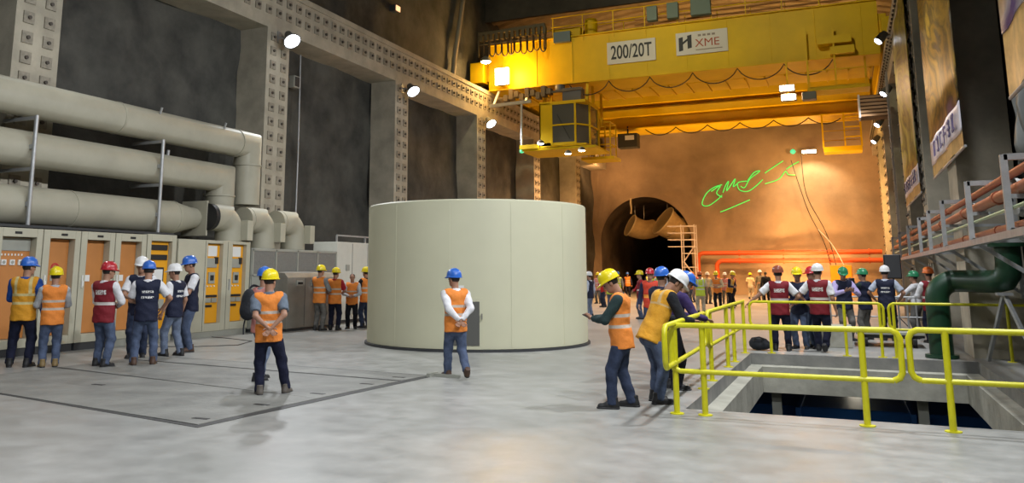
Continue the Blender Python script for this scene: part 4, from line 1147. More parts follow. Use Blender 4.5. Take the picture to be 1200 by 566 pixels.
VESTS = {
 'orange': vest_mat('orange', (.82,.26,.045), BND, False, band_col=(.50,.43,.36)), 'gold': vest_mat('gold', (.66,.30,.02), BND, True, band_col=(.55,.45,.2)),
 'amber': vest_mat('amber', (.72,.36,.03), ((.20,.215),), True, band_col=(.6,.42,.18)),
 'maroon': vest_mat('maroon', (.20,.014,.022), ((.095,.125),), False, ((.062,.200,.245,45),), band_col=(.6,.55,.52)),
 'navy': vest_mat('navy', (.012,.016,.04), (), False, ((.055,.205,.228,48),(.060,.150,.172,40))),
 'navyplain': vest_mat('navyplain', (.012,.016,.04)), 'lime': vest_mat('lime', (.55,.68,.06), BND, True),
 'red': vest_mat('red', (.55,.03,.03), BND), 'pink': vest_mat('pink', (.62,.25,.22), BND), 'brightred': vest_mat('brightred', (.60,.06,.03), ((.08,.13),), False, band_col=(.8,.3,.05)),
}
HEL = {k: M('helmet_'+k, c, .28) for k, c in dict(yellow=(.75,.60,.01), blue=(.03,.13,.50), red=(.42,.02,.03), white=(.75,.75,.74), brown=(.26,.07,.04), green=(.03,.22,.10), orange=(.6,.14,.03)).items()}
SKINM = M('skin', (.36,.19,.12), .55, var=.06, scale=10); HAIRM = M('hair', (.015,.011,.009), .6); EYEM = M('eyes', (.02,.015,.012), .3)
CL = {}
for k, c in dict(white=(.70,.70,.72), paleblue=(.45,.50,.60), grey=(.22,.23,.24), blue=(.02,.07,.30), darkgreen=(.025,.045,.045), black=(.013,.014,.018), navy=(.018,.02,.05), lavender=(.42,.36,.62), greyblue=(.13,.16,.20), purple=(.04,.025,.10), red=(.40,.02,.03), cream=(.55,.45,.28), lgrey=(.42,.44,.46), khaki=(.20,.18,.13)).items(): CL[k] = cloth_mat(k, c)
for k, c in dict(jeans=(.075,.10,.165), dkjeans=(.035,.047,.085), ltjeans=(.14,.175,.25), navyt=(.012,.014,.032), blackt=(.010,.010,.014), greyt=(.13,.125,.115)).items(): CL[k] = denim(k, c)
BT = {k: M('boot_'+k, c, .6) for k, c in dict(black=(.012,.012,.013), brown=(.07,.035,.02), tan=(.22,.15,.06), grey=(.10,.085,.07)).items()}

ARMS = {  # wrist target (x outward, y forward, z up; in body heights), elbow pole
 'hang': ((.175,.03,.49), (.3,-1,.0)), 'front': ((.045,.165,.60), (1,-.35,-.5)), 'back': ((.012,-.125,.555), (1,-.55,.1)), 'phone': ((.035,.215,.655), (.9,-.3,-.8)),
 'rail': ((.10,.30,.60), (.6,-.6,-.4)), 'hip': ((.15,.07,.555), (1,-.5,0)), 'out': ((.33,.12,.60), (.4,-.6,-.6)), 'chest': ((.06,.17,.70), (.9,-.3,-.7)), 'camera': ((.05,.20,.84), (.8,-.1,-1)), 'swing': ((.16,.13,.52), (.3,-1,0)), 'swingb': ((.17,-.08,.50), (.3,-1,0)),
}
def hand_parts(W, d, n, s, side):
    """palm, four fingers and a thumb; d along the hand, n out of the palm"""
    d = nrm(d); n = nrm(n-d*(n @ d)); x = np.cross(d, n)*side
    Rm = np.stack([x, d, n], 1)
    pr = []
    c1, c2 = V(0,.0,0), V(0,.075,0)
    segs = []
    for i, (ox, L, r0) in enumerate(((-.033,.058,.0085),(-.012,.070,.0092),(.010,.076,.0094),(.032,.068,.0092))):
        p = V(ox, .085-abs(ox-.005)*.18, 0); a = .30+.06*(3-i)
        for k, fr in enumerate((.45,.32,.23)):
            q = p+V(ox*.12, math.cos(a), math.sin(a))*L*fr*1.05; segs.append((p, q, r0*(1-.08*k), r0*(.93-.08*k))); p = q; a += .42
    p = V(.036,.025,.004); q = V(.062,.056,.016); r_ = V(.066,.086,.026)
    th = [(p, q, .0125, .0105), (q, r_, .0105, .0088)]
    def fn(P):
        L = (P-W) @ Rm/s
        palm = smin([fcone(L, c1, c2, .030, .042, V(1,0,0), 2.6), cone(L, V(0,-.035,0), V(0,.0,0), .024, .024)], .02)
        dd = palm
        for sg in segs+th: dd = smin([dd, cone(L, *sg)], .006)
        return dd*s
    c = W+d*.06*s
    return nets(fn, c-.125*s, c+.125*s, .0065*s)

def person(name_label, x, y, yaw, T, helmet='yellow', vest='orange', sleeve=('white','long'), legs='jeans', boots='black',
           armL='hang', armR='hang', head=(0, 0), lean=0, twist=0, feet=((-.11,0,12,0),(.11,0,-12,0)), crouch=0, fine=True, group=None, hair=True, tilt=0, belly=0, shift=(0,0), name='person'):
    h = T-.045; s = h/1.72; vx = .016 if fine else .026
    root_parts = []
    Pv = V(shift[0], shift[1], .515*h-crouch)
    Rt = rot('Z', R(twist)) @ rot('Y', R(tilt)) @ rot('X', R(-lean))
    rt = Rt @ V(1,0,0); fw = Rt @ V(0,1,0); up = Rt @ V(0,0,1)
    tp = lambda u, w, a: Pv + Rt @ (V(u, w, a)*h)
    toT = lambda P: ((P-Pv) @ Rt)/h
    def torso(P, k):   # k: inflation in body heights
        L = [fcone(P, tp(0,0,-.045), tp(0,.003,.05), (.088+k)*h, (.090+k)*h, rt, 1.35),
             fcone(P, tp(0,.004+belly,.05), tp(0,.003+belly*.6,.15), (.086+k)*h, (.086+k)*h, rt, 1.38),
             fcone(P, tp(0,.002,.15), tp(0,-.004,.255), (.088+k)*h, (.100+k)*h, rt, 1.45),
             cone(P, tp(-.088,-.006,.288), tp(.088,-.006,.288), (.040+k*.8)*h, (.040+k*.8)*h)]
        return smin(L, .035*h)
    # legs
    K = {}
    for sd, ft in ((-1, feet[0]), (1, feet[1])):
        hip = Pv + rot('Z', R(twist*.5)) @ V(sd*.050*h, 0, -.015*h)
        fy = R(ft[2]); fd = V(-math.sin(fy), math.cos(fy), 0)
        ank = V(ft[0], ft[1], .052*h+ft[3])
        kn, an = ik(hip, ank, .236*h, .226*h, fd+V(0,0,.2))
        K[sd] = (hip, kn, an, fd, ft)
    # arms
    AR = {}
    for sd, am in ((-1, armL), (1, armR)):
        tg, pole = ARMS[am] if isinstance(am, str) else am
        S = tp(sd*.112, -.004, .283); ry = rot('Z', R(twist*.6))
        W = ry @ (V(sd*tg[0], tg[1], 0)*h) + V(shift[0], shift[1], tg[2]*h)
        el, wr = ik(S, W, .175*h, .150*h, ry @ (V(sd*pole[0], pole[1], pole[2])))
        AR[sd] = (S, el, wr, am)
    # head
    hy, hp = head
    Rh = rot('Z', R(twist*.7+hy)) @ rot('X', R(-hp-lean*.45))
    nb = tp(0,-.008,.30); nt_ = tp(0,.004,.345)
    hc = nt_ + Rh @ V(0,.012*h,.082*h)
    hl = lambda P: ((P-hc) @ Rh)/s
    # --- body: one continuous surface under the clothes, then head and hands in finer detail
    def body(P):
        L = [torso(P, -.012)]
        L.append(cone(P, nb, nt_+Rh @ V(0,.004*h,.02*h), .037*h, .033*h))
        d = smin(L, .02*h)
        for sd in (-1, 1):
            S, el, wr, _ = AR[sd]; hip, kn, an, fd, ft = K[sd]
            d = smin([d, cone(P, S, el, .031*h, .025*h)], .02*h); d = smin([d, cone(P, el, wr, .0255*h, .0155*h)], .01*h)
            d = smin([d, cone(P, hip, kn, .050*h, .034*h)], .02*h); d = smin([d, cone(P, kn, an, .034*h, .022*h)], .01*h)
        return d
    allp = [p for sd in (-1, 1) for p in (*AR[sd][:3], *K[sd][:3])] + [tp(0,0,.36), tp(-.13,0,0), tp(.13,0,.3), tp(0,.11,.1), tp(0,-.1,.1)]
    A = np.array(allp); lo, hi = A.min(0)-.07*h, A.max(0)+.05*h
    parts = [(*nets(body, lo, hi, vx*1.15), 0)]
    def headf(P):
        Q = hl(P)
        d = smin([ell(Q, V(0,-.005,.030), V(.077,.097,.088)), ell(Q, V(0,.028,-.045), V(.058,.066,.068)), ell(Q, V(0,.055,-.085), V(.030,.030,.026))], .035)
        d = smin([d, cone(Q, V(0,.094,.012), V(0,.112,-.022), .009, .014)], .014)          # nose
        d = smin([d, ell(Q, V(0,.088,.032), V(.050,.014,.010))], .015)                      # brow
        d = smin([d, ell(Q, V(0,.090,-.056), V(.024,.012,.008))], .008)                      # lips
        for sd in (-1, 1):
            d = smin([d, ell(Q, V(sd*.079,-.008,-.006), V(.011,.022,.033))], .006)
            d = np.maximum(d, -ell(Q, V(sd*.031,.104,.010), V(.018,.016,.011)))
        d = smin([d, cone(Q, V(0,-.02,-.05), V(0,-.022,-.14), .058, .058)], .03)
        return d*s
    parts.append((*nets(headf, hc-.155*s, hc+.135*s, .0085*s if fine else .013*s), 0))
    for sd in (-1, 1):
        e_ = hc + Rh @ (V(sd*.031,.089,.011)*s)
        parts.append((*nets(lambda P: ell(P, e_, V(.014,.014,.012)*s), e_-.016*s, e_+.016*s, .006*s), 1))
    for sd in (-1, 1):
        S, el, wr, am = AR[sd]; d = nrm(wr-el)
        pn = V(-sd, .2, 0)
        if am == 'back': pn = V(0,-1,.3); d = nrm(d+V(-sd*.5,0,-.5))
        elif am in ('front',): pn = V(0,-1,0); d = nrm(d+V(-sd*.6,.1,0))
        elif am in ('phone', 'camera', 'chest'): pn = V(-sd*.4,-.4,.9); d = nrm(d+V(-sd*.3,.3,.15))
        elif am in ('rail', 'out') or not isinstance(am, str): pn = V(0,.1,-1)
        pn = rot('Z', R(twist*.6)) @ pn
        parts.append((*hand_parts(wr+d*.012*s, d, pn, s*.98, sd*(1)), 0))
    root = np_obj(name, None, parts, [SKINM, EYEM])
    root.location = (x, y, 0); root.rotation_euler.z = R(yaw)
    tag(root, name_label, 'person', group)
    kids = []
    # --- trousers
    def trou(P):
        d = smin([fcone(P, tp(0,0,-.045), tp(0,.003,.05), .098*h, .099*h, rt, 1.35)], .02)
        for sd in (-1, 1):
            hip, kn, an, fd, ft = K[sd]
            e = smin([cone(P, hip, kn, .063*h, .046*h), cone(P, kn, an-V(0,0,.012*h), .045*h, .039*h)], .015*h)
            sh = nrm(an-kn); e = np.maximum(e, (P-an) @ sh - .022*h)
            d = smin([d, e], .018*h)
        wob = .004*np.sin(P[:, 2]*38+P[:, 0]*22)*np.clip((.42*h-P[:, 2])/.2, 0, 1)
        return np.maximum(d+wob, (P-Pv) @ up-(-.050 if vest else .055)*h)
    lg = np.array([p for sd in (-1, 1) for p in K[sd][:3]] + [tp(-.1,-.08,.06), tp(.1,.08,.06)])
    kids.append(np_obj('trousers', root, [(*nets(trou, lg.min(0)-.075*h, lg.max(0)+.06*h, vx), 0)], [CL[legs]]))
    # --- shirt
    slv, sl_len = sleeve
    def shirt(P):
        d = torso(P, .004)
        for sd in (-1, 1):
            S, el, wr, _ = AR[sd]
            if sl_len == 'long':
                e = smin([cone(P, S, el, .044*h, .036*h), cone(P, el, wr, .034*h, .025*h)], .012*h)
                e = np.maximum(e, (P-wr) @ nrm(wr-el)+.004*h)
            else:
                m = S+(el-S)*.72; e = cone(P, S, m, .044*h, .046*h); e = np.maximum(e, (P-m) @ nrm(el-S)-.01*h)
            d = smin([d, e], .022*h)
        d = smin([d, cone(P, nb, nb+(nt_-nb)*.55, .047*h, .046*h)], .015*h)
        L = toT(P)
        d = np.maximum(d, -(L[:, 2]+.055)*h)
        return np.maximum(d+.003*np.sin(P[:, 2]*45+P[:, 0]*30+P[:, 1]*20), (P-(nb+(nt_-nb)*.72)) @ nrm(nt_-nb))
    ap = np.array([p for sd in (-1, 1) for p in AR[sd][:3]] + [tp(-.12,-.09,-.06), tp(.12,.1,.34), tp(0,.1+belly,0), tp(-.12,.1,.3), tp(.12,-.09,-.06)])
    kids.append(np_obj('jacket' if vest is None else 'shirt', root, [(*nets(shirt, ap.min(0)-.055*h, ap.max(0)+.055*h, vx), 0)], [CL[slv]], attr=toT))
    # --- vest
    if vest:
        def vst(P):
            d = smin([torso(P, .017), fcone(P, tp(0,0,-.075), tp(0,.002,.03), .116*h, .106*h, rt, 1.27)], .02*h)
            L = toT(P)
            d = np.maximum(d, -(L[:, 2]+.078)*h); d = np.maximum(d, (np.abs(L[:, 0])-.125)*h)
            d = np.maximum(d, -cone(P, nb, nt_+up*.05*h, .050*h, .060*h))
            return d+.003*np.sin(P[:, 2]*40+P[:, 0]*26)
        tpz = np.array([tp(a, b, c) for a in (-.14,.14) for b in (-.12,.12+belly) for c in (-.09,.34)])
        kids.append(np_obj('vest', root, [(*nets(vst, tpz.min(0)-.01, tpz.max(0)+.01, vx), 0)], [VESTS[vest]], attr=toT))
    # --- boots
    for sd in (-1, 1):
        hip, kn, an, fd, ft = K[sd]
        o = bpy.data.objects.new('boot', BMESH_); COL.objects.link(o); o.parent = root
        o.location = (an[0], an[1], max(0, ft[3]-.0)); o.rotation_euler = (R(-ft[4]) if len(ft) > 4 else 0, 0, R(ft[2])); o.scale = (s, s, s)
        o.material_slots[0].link = 'OBJECT'; o.material_slots[0].material = BT[boots]
    # --- hair and helmet
    def hairf(P):
        Q = hl(P); d = ell(Q, V(0,-.012,.026), V(.085,.100,.095))
        cut = Q[:, 1]-.020-.9*np.clip(Q[:, 2]-.03, 0, .1)*1.2
        return np.maximum(np.maximum(d, cut), -.052-Q[:, 2])*s
    if hair: np_obj('hair', root, [(*nets(hairf, hc-.13*s, hc+.13*s, .010*s if fine else .014*s), 0)], [HAIRM])
    if helmet:
        o = bpy.data.objects.new('helmet', HMESH); COL.objects.link(o); o.parent = root
        Mx = Matrix(Rh.tolist()).to_4x4() @ Matrix.Rotation(R(4), 4, 'X'); o.matrix_local = Matrix.Translation(Vector(hc + Rh @ (V(0,-.006,.044)*s))) @ Mx @ Matrix.Scale(s*1.0, 4)
        o.material_slots[0].link = 'OBJECT'; o.material_slots[0].material = HEL[helmet]
    root['_hand_l'] = [float(v) for v in AR[-1][2]]; root['_hand_r'] = [float(v) for v in AR[1][2]]
    return root
def away(x, y, th=0):
    """turn that shows the back to the viewpoint, th degrees to the left of that"""
    return math.degrees(math.atan2(-x, y)) + th
# ------------------------------------------------------------------ who stands where
def at(x, y, th): return dict(x=x, y=y, yaw=away(x, y, th))
G1 = 'people before the cabinets'
p1 = person('person in blue helmet and gold vest over blue sleeves at the far left', **at(-13.7,10.52,-18), T=1.92, helmet='blue', vest='gold', sleeve=('blue','long'), legs='navyt', armL='front', armR='hang', head=(-38,4), feet=((-.17,.02,18,0),(.15,-.03,-14,0)), group=G1)
p2 = person('woman in yellow helmet and orange vest with slim jeans and tan boots', **at(-13.21,10.74,6), T=1.75, helmet='yellow', vest='orange', sleeve=('lgrey','long'), legs='jeans', boots='tan', armL='front', armR='front', head=(-25,2), feet=((-.11,0,6,0),(.10,-.02,-10,0)), group=G1)
p3 = person('person in red helmet and maroon vest, seen from behind with hands in front', **at(-12.37,11.13,-38), T=1.84, helmet='red', vest='maroon', sleeve=('white','long'), legs='jeans', armL='front', armR='front', head=(-25,6), feet=((-.13,.06,10,0),(.13,-.04,-14,0)), group=G1)
p4 = person('person in blue helmet and navy vest with two rows of white back lettering, jeans', **at(-11.87,11.65,2), T=1.86, helmet='blue', vest='navy', sleeve=('white','short'), legs='jeans', boots='brown', armL='front', armR='hip', head=(-4,8), feet=((-.17,0,10,0),(.17,.02,-14,0)), group=G1)
p5 = person('person in white helmet and dark jeans hidden behind the navy vest man', **at(-13.05,12.62,170), T=1.96, helmet='white', vest='navyplain', sleeve=('white','short'), legs='dkjeans', armL='front', armR='front', head=(0,8), group=G1)
p6 = person('person in white helmet and navy vest turned left, arms hanging, pale jeans', **at(-12.60,13.12,52), T=1.82, helmet='white', vest='navy', sleeve=('white','short'), legs='ltjeans', armL='hang', armR='hang', head=(18,6), feet=((-.12,.10,8,0),(.13,-.10,-10,0)), group=G1)
p7 = person('tall person in blue helmet and navy vest by the control cabinet, hand at the belt', **at(-12.96,13.95,105), T=1.99, helmet='blue', vest='navyplain', sleeve=('white','short'), legs='jeans', boots='brown', armL='front', armR='hang', head=(0,10), group=G1)
p8 = person('person in yellow helmet and orange vest, hands clasped behind back, dark navy trousers', **at(-7.47,9.66,4), T=1.70, helmet='yellow', vest='orange', sleeve=('greyblue','short'), legs='navyt', boots='grey', armL='back', armR='back', head=(-38,2), feet=((-.13,-.02,8,0),(.24,.04,-28,0)), shift=(-.03,0), tilt=-2)
p9 = person('person in blue helmet and pink vest carrying a black backpack, behind the clasped hands man', **at(-8.54,10.80,-52), T=1.74, helmet='blue', vest='pink', sleeve=('grey','short'), legs='ltjeans', armL='front', armR='front', head=(30,4), feet=((-.10,.10,8,0),(.10,-.12,-8,0)))
p10 = person('person in blue helmet and orange vest walking past the round housing, hands behind back', **at(-5.86,12.36,22), T=1.71, helmet='blue', vest='orange', sleeve=('white','long'), legs='jeans', boots='brown', armL='back', armR='back', head=(24,2), feet=((-.06,.20,6,0),(.08,-.26,-10,.09,-38)), lean=2)
p11 = person('person in yellow helmet and orange vest looking down at a phone', **at(-2.67,10.6,82), T=1.72, helmet='yellow', vest='orange', sleeve=('darkgreen','long'), legs='dkjeans', armL='phone', armR='phone', head=(4,30), feet=((-.12,.13,8,0),(.13,-.09,-6,0)), lean=3, belly=.018)
p12 = person('person in white helmet and amber vest leaning over the yellow rail', **at(-2.38,11.21,-62), T=1.80, helmet='white', vest='amber', sleeve=('black','long'), legs='jeans', armL='rail', armR='rail', head=(-10,30), feet=((-.14,.05,10,0),(.15,-.05,-12,0)), lean=26, shift=(0,-.05))
p13 = person('person in dark purple jacket and black trousers leaning on the rail behind the amber vest', **at(-2.40,12.55,-66), T=1.72, helmet='blue', vest=None, sleeve=('purple','long'), legs='blackt', armL='rail', armR='rail', head=(0,16), lean=20, shift=(0,-.04))
p13b = person('person in blue helmet mostly hidden behind the white helmet man at the rail', **at(-2.86,14.12,-40), T=1.74, helmet='blue', vest='navyplain', sleeve=('navy','long'), legs='dkjeans', armL='front', armR='front')
G2 = 'people beyond the floor opening'
p14 = person('person in brown helmet and maroon vest with left arm out to the rail', **at(-1.38,19.5,2), T=1.79, helmet='brown', vest='maroon', sleeve=('white','short'), legs='navyt', armL=((.36,.02,.585),(.3,-.5,-.6)), armR='hip', head=(6,2), feet=((-.14,.02,8,0),(.13,-.04,-10,0)), group=G2)
p15 = person('person in yellow helmet and navy vest facing the camera between two maroon vests', **at(-1.02,20.15,165), T=1.76, helmet='yellow', vest='navyplain', sleeve=('navy','long'), legs='jeans', armL='front', armR='front', head=(10,6), group=G2)
p16 = person('person in red helmet and navy vest just behind the yellow helmet one', **at(-.70,20.42,120), T=1.77, helmet='red', vest='navyplain', sleeve=('paleblue','long'), legs='jeans', armL='hang', armR='hang', head=(0,4), group=G2)
p17 = person('person in white helmet and maroon vest walking, one heel lifted', **at(-.58,19.63,-10), T=1.83, helmet='white', vest='maroon', sleeve=('white','short'), legs='navyt', armL='hip', armR='hang', head=(-4,0), feet=((-.10,.16,6,0),(.10,-.18,-8,.06,-30)), group=G2)
p18 = person('person in green helmet and navy vest with lavender sleeves looking at his hands', **at(-.10,22.95,205), T=1.79, helmet='green', vest='navyplain', sleeve=('lavender','long'), legs='greyt', armL='chest', armR='chest', head=(-15,20), group=G2)
p19 = person('person in green helmet and dark clothes filming with a camera', **at(.38,23.5,55), T=1.74, helmet='green', vest='navyplain', sleeve=('darkgreen','long'), legs='greyt', armL='camera', armR='camera', head=(5,0), group=G2)
p20 = person('person in white helmet and navy vest, back turned, near the loudspeaker', **at(.87,23.35,-6), T=1.81, helmet='white', vest='navy', sleeve=('paleblue','short'), legs='navyt', armL='hip', armR='hip', head=(0,2), group=G2)
p21 = person('person in green helmet and white shirt reaching left, near the green pipe', **at(1.60,24.5,70), T=1.68, helmet='green', vest=None, sleeve=('white','long'), legs='greyt', armL=((.2,.25,.6),(.4,-.6,-.6)), armR='front', group=G2)
p22 = person('person in orange helmet and maroon vest beside the green pipe', **at(1.82,23.05,30), T=1.77, helmet='orange', vest='maroon', sleeve=('white','long'), legs='navyt', armL='front', armR='front', group=G2)
G3 = 'people by the steel and white cabinets'
p23 = person('person in yellow helmet with grey sleeves and grey trousers at the steel cabinet', **at(-14.12,20.45,-40), T=1.85, helmet='yellow', vest='orange', sleeve=('grey','long'), legs='greyt', armL='front', armR='front', head=(-10,4), group=G3)
p24 = person('person in yellow helmet and orange vest with dark trousers by the grey cabinet end', **at(-13.80,20.78,-18), T=1.78, helmet='yellow', vest='orange', sleeve=('red','short'), legs='navyt', armL='hang', armR='front', head=(-20,4), group=G3)
p25 = person('dark haired person without helmet in orange vest facing the camera', **at(-13.66,21.5,175), T=1.66, helmet=None, vest='orange', sleeve=('lgrey','long'), legs='blackt', armL='front', armR='front', head=(0,6), group=G3)
p26 = person('person in yellow helmet and orange vest half hidden by the round housing', **at(-13.45,21.95,40), T=1.80, helmet='yellow', vest='orange', sleeve=('black','short'), legs='dkjeans', armL='front', armR='front', group=G3)
G4 = 'crowd toward the end wall'
FAR = [
 ('person in white helmet and pale blue shirt beside the right edge of the round housing', -8.83,30.39,60,1.66,'white','navyplain',('paleblue','long'),'ltjeans','hang','hang'),
 ('person in yellow helmet and pink vest farthest left in the crowd', -12.2,43.6,150,1.62,'yellow','pink',('lavender','long'),'greyt','front','hang'),
 ('person in green helmet and red vest at the left of the crowd', -10.72,39.27,120,1.66,'green','red',('red','long'),'dkjeans','front','front'),
 ('person in green helmet and lime vest at the left of the crowd', -9.53,36.0,-30,1.66,'green','lime',('paleblue','short'),'jeans','hang','hip'),
 ('person in yellow helmet and maroon vest left of the red helmet one', -6.84,30.08,100,1.70,'yellow','maroon',('red','long'),'jeans','hang','front'),
 ('person in red helmet with bright orange waist band facing the camera in the crowd', -4.72,21.9,175,1.75,'red','brightred',('navy','long'),'dkjeans','hang','hang'),
 ('person in white helmet and lime vest behind the blue helmet at the rail', -7.17,35.4,170,1.77,'white','lime',('paleblue','long'),'jeans','front','hang'),
 ('person in red helmet and red shirt before the dark tunnel, over the white helmet', -9.43,50.17,150,1.64,'red',None,('red','long'),'navyt','hang','hang'),
 ('person in orange helmet and orange vest before the dark tunnel', -9.85,52.6,200,1.64,'orange','orange',('lgrey','long'),'navyt','front','front'),
 ('person in yellow helmet and orange vest under the scaffold tower', -8.70,50.4,30,1.62,'yellow','orange',('navy','long'),'dkjeans','hang','front'),
 ('person in lime vest and cream trousers right of the white helmet man', -5.45,34.65,10,1.68,'orange','lime',('cream','short'),'khakit','hang','hang'),
 ('person in white helmet and cream shirt behind the lime vest one', -6.8,45.67,-150,1.64,'white',None,('cream','long'),'greyt','front','hang'),
 ('person in yellow helmet and orange vest stooping in black trousers in the crowd', -5.46,39.67,165,1.70,'yellow','orange',('cream','long'),'blackt','front','front'),
 ('person in white helmet and pink vest left of the red jacket', -5.95,46.08,190,1.62,'white','pink',('grey','long'),'greyt','hang','hang'),
 ('person in white helmet and long red jacket standing sideways', -5.13,42.88,80,1.68,'white',None,('red','long'),'blackt','front','front'),
 ('person in yellow helmet and cream shirt before the orange pipes', -5.51,54.6,-20,1.60,'yellow',None,('cream','short'),'khakit','hang','hang'),
 ('person in white helmet and khaki shirt before the orange pipes', -4.68,52.0,160,1.76,'white',None,('khaki','long'),'greyt','front','hang'),
 ('bare headed person in black jacket before the orange pipes', -4.17,49.56,20,1.70,None,None,('black','long'),'blackt','hang','hang'),
 ('person in blue helmet deep left in the crowd by the tunnel', -13.6,56.0,170,1.62,'blue','orange',('navy','long'),'navyt','hang','hang'),
 ('person in red helmet and orange vest deep in the crowd at the tunnel centre', -11.4,54.52,150,1.62,'red','orange',('navy','long'),'navyt','hang','hang'),
 ('person in white helmet deep in the crowd before the tunnel centre', -12.3,56.6,10,1.62,'white','lime',('navy','long'),'dkjeans','hang','hang'),
 ('person in orange helmet and cream vest near the end wall pipes, small', -7.6,54.9,100,1.62,'orange','gold',('cream','long'),'greyt','hang','front'),
]
FAR += [
 ('person in blue helmet and lime vest near the left end of the far crowd', -11.6,45.5,170,1.66,'blue','lime',('grey','long'),'dkjeans','hang','front'),
 ('person in yellow helmet and orange vest just left of the lime vest and jeans one', -11.0,42.0,-150,1.66,'yellow','orange',('purple','long'),'greyt','hang','hang'),
 ('person in red helmet and lime vest walking off before the tunnel', -9.0,42.5,15,1.66,'red','lime',('navy','long'),'dkjeans','swing','swingb'),
 ('person in white helmet and red vest behind the amber vest leaning man', -7.6,43.2,160,1.66,'white','red',('lgrey','long'),'navyt','hang','hang'),
 ('person in orange helmet and orange vest right of the scaffold foot', -7.9,47.5,140,1.66,'orange','orange',('cream','long'),'jeans','hang','front'),
 ('person in yellow helmet and gold vest beside the stooping one', -5.05,40.6,-120,1.68,'yellow','gold',('navy','long'),'blackt','front','front'),
 ('person in white helmet and maroon vest before the tunnel edge', -8.3,52.5,-20,1.64,'white','maroon',('white','long'),'navyt','hang','hang'),
]
CL['khakit'] = denim('khakit', (.42,.36,.26))
for lab, x, y, th, T, he, ve, sl, lg, aL, aR in FAR:
    person(lab, **at(x, y, th), T=T, helmet=he, vest=ve, sleeve=sl, legs=lg, armL=aL, armR=aR, fine=(y < 25), group=G4, lean=(16 if 'stooping' in lab else 0))

def hand(root, k, off=(0,0,0)):
    c, s = math.cos(root.rotation_euler.z), math.sin(root.rotation_euler.z); v = root['_hand_'+k]
    x, y, z = v[0]+off[0], v[1]+off[1], v[2]+off[2]
    return Vector((root.location.x+c*x-s*y, root.location.y+s*x+c*y, z))
# phone held by the rail-side man, camera of the filming man, worn backpack
c0 = (hand(p11,'l',(0,.10,.035))+hand(p11,'r',(0,.10,.035)))/2
ph = empty('mobile_phone', c0, 'dark phone held in both hands by the yellow helmet man', 'phone', rz=p11.rotation_euler.z)
X = Matrix.Rotation(R(28), 4, 'X')
MB().box(-.075,.075,-.038,.038,-.005,.005,X=X).build('case', BLACK, ph, local=True, bevel=.003); MB().box(-.068,.068,-.034,.034,.005,.006,X=X).build('screen', M('phone_screen', (.05,.06,.08), .1), ph, local=True)
c0 = (hand(p19,'l',(0,.06,.03))+hand(p19,'r',(0,.06,.03)))/2
vc = empty('video_camera', c0, 'black video camera held up by the green helmet person', 'camera', rz=p19.rotation_euler.z)
MB().box(-.07,.07,-.10,.10,-.05,.07).build('body', BLACK, vc, local=True, bevel=.01); MB().tube((0,.1,.01),(0,.22,.01),.045,.055,n=16).build('lens', DARK, vc, local=True, smooth=40)
MB().box(-.09,-.075,-.06,.08,-.03,.06).build('viewfinder', DARK, vc, local=True)
BKM = M('black_cloth')
wb = empty('worn_backpack', p9.location, 'black backpack on the back of the pink vest person', 'backpack', rz=p9.rotation_euler.z)
def bkf(P):
    d = smin([ell(P, V(-.04,-.235,1.20), V(.15,.10,.23)), ell(P, V(-.04,-.255,1.08), V(.14,.11,.14))], .06)
    return np.maximum(d, P[:, 1]+.165)
np_obj('bag', wb, [(*nets(bkf, V(-.25,-.42,.85), V(.2,-.1,1.5), .018), 0)], [BKM])
g = MB(); g.path(smoothpts([(-.14,-.19,1.36),(-.13,-.10,1.475),(-.13,.06,1.42),(-.13,.135,1.28),(-.15,.05,1.10),(-.17,-.14,1.06)]), .018, 8); g.build('strap', BKM, wb, local=True, smooth=60)
g = MB(); g.path(smoothpts([(-.08,-.25,1.0),(-.10,-.27,.85),(-.11,-.26,.72)]), .012, 6); g.build('hanging_strap', BKM, wb, local=True, smooth=60)
# ------------------------------------------------------------------ lights, camera
COOL = (.93,.96,1.0); WARM = (1.0,.60,.26); SOD = (1.0,.55,.14)
for i, p in enumerate(LC[:3]):
    light('column_light', 'SPOT', p, 2500, COOL, target=(p.x+7, p.y-1.5, 0), size=.25, angle=104, blend=.7)
for p in LC[3:]:
    light('column_light', 'SPOT', p, 900, COOL, target=(p.x-6, p.y-2, 0), size=.2, angle=120, blend=.7)
for y in (4.0, 13.0):
    light('column_light', 'SPOT', (-16.3, y, 9.3), 600, COOL, target=(-6, y+.5, 0), size=.25, angle=112, blend=.7)
for y in (-2.0, 5.6, 12.8, 20.1):
    light('column_light', 'SPOT', (1.2, y, 9.3), 3300, COOL, target=(-7.0, y+1.0, 0), size=.25, angle=146, blend=.7)
# unseen overhead spots added to light the near part of the hall
for x, y in ((-4,-3),(-9,8),(-3,8)):
    light('fill_light', 'SPOT', (x, y, 16.5), 1500, COOL, target=(x, y+4, 0), size=.25, angle=110)
light('lower_fill_light', 'POINT', (0, 25.2, -1.0), 12, (1,.9,.7), size=.2)  # unseen light added so the lower gallery shows
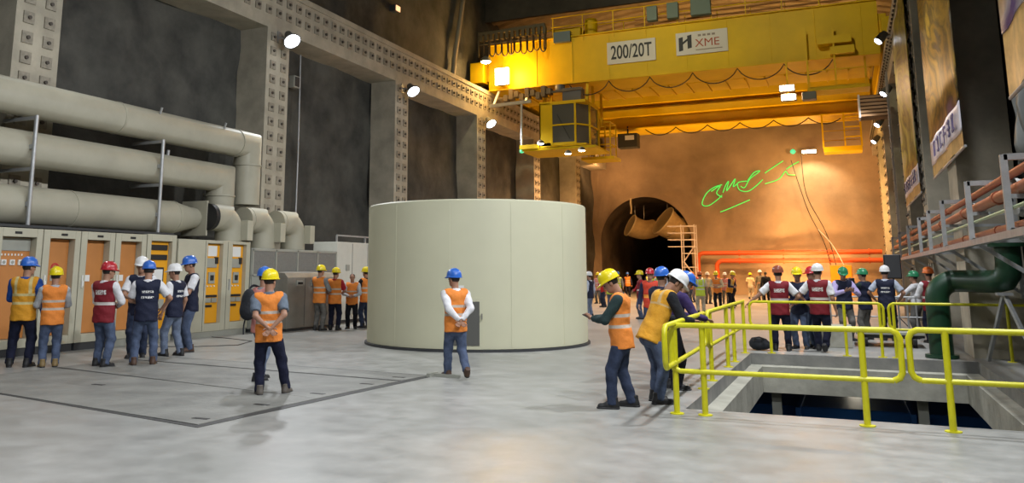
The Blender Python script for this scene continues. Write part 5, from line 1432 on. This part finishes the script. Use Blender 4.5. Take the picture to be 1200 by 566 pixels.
# sodium lamps at the crane's left end and under it
light('sodium_light', 'POINT', (-15.5, 39.3, 12.0), 800, SOD, size=.5)
for x in (-12, -3):
    light('fill_light', 'SPOT', (x, 27, 17), 2600, (1.0,.94,.6), target=(x, 40, 12.7), size=.3, angle=75, blend=.8)  # unseen spots added to brighten the crane's near girder
light('sodium_light', 'SPOT', (-16.75, 38.8, 12.6), 400, SOD, target=(-14, 36, 0), size=.25, angle=150)
light('crane_light', 'SPOT', (-1.9, 39.4, 9.8), 700, WARM, target=(-1.9, 38, 0), size=.25, angle=172)
# floods lighting the far end
for x, y, e, tx, ty, tz in ((-16.2,60,900,-16.5,64,10),(-8,55,1300,-7,64,4),(-1.0,57,3800,-.8,64,3.5),(-3,60.5,2400,-2.5,64,2.5)):
    light('end_flood', 'SPOT', (x, y, 8.9 if e != 2400 else .6), e, (1.0,.50,.19), target=(tx, ty, tz), size=.4, angle=140, blend=.8)
for x in (-12,-7,-2.5):
    light('end_floor_flood', 'SPOT', (x, 50, 10.6), 8500, (1.0,.52,.21), target=(x, 50, 0), size=.4, angle=150, blend=.7)
for x in (-12,-7.5,-3,.5):
    light('ground_uplight', 'SPOT', (x, 49.5, .5), 3400, SOD, target=(x, 53.2, 12), size=.3, angle=100, blend=.8)
light('wall_tube_light', 'SPOT', (-1.85, 61.9, 10.1), 1500, (1.0,.75,.45), target=(-1.9, 63.6, 7.0), size=.3, angle=110, blend=.7)
for x in (-4, 0, 4):
    light('lower_fill_light', 'POINT', (x, 19.6, -.95), 9, (1,.9,.7), size=.2)  # added fill for the machine below the opening, no lamp there

w = bpy.data.worlds.new('hall_dark'); SC.world = w; w.use_nodes = True
w.node_tree.nodes['Background'].inputs['Color'].default_value = (.05,.05,.055,1); w.node_tree.nodes['Background'].inputs['Strength'].default_value = .1

cam = bpy.data.cameras.new('camera'); co = bpy.data.objects.new('camera', cam); COL.objects.link(co)
cam.sensor_width = 36; cam.lens = 960/1200*36; cam.shift_x = (600-550)/1200; cam.shift_y = -(283-160)/1200
cam.clip_end = 300
pitch = math.atan((318-160)/960)
co.location = (0, 0, 1.7); co.rotation_euler = (math.pi/2+pitch, 0, R(24.43))
SC.camera = co
SC.view_settings.view_transform = 'Standard'; SC.view_settings.look = 'None'; SC.view_settings.gamma = 1; SC.view_settings.use_curve_mapping = False
SC.view_settings.exposure = -0.35
SC.cycles.use_denoising = True
for o in bpy.data.objects:
    for k in ('_hand_l', '_hand_r'):
        if k in o: del o[k]
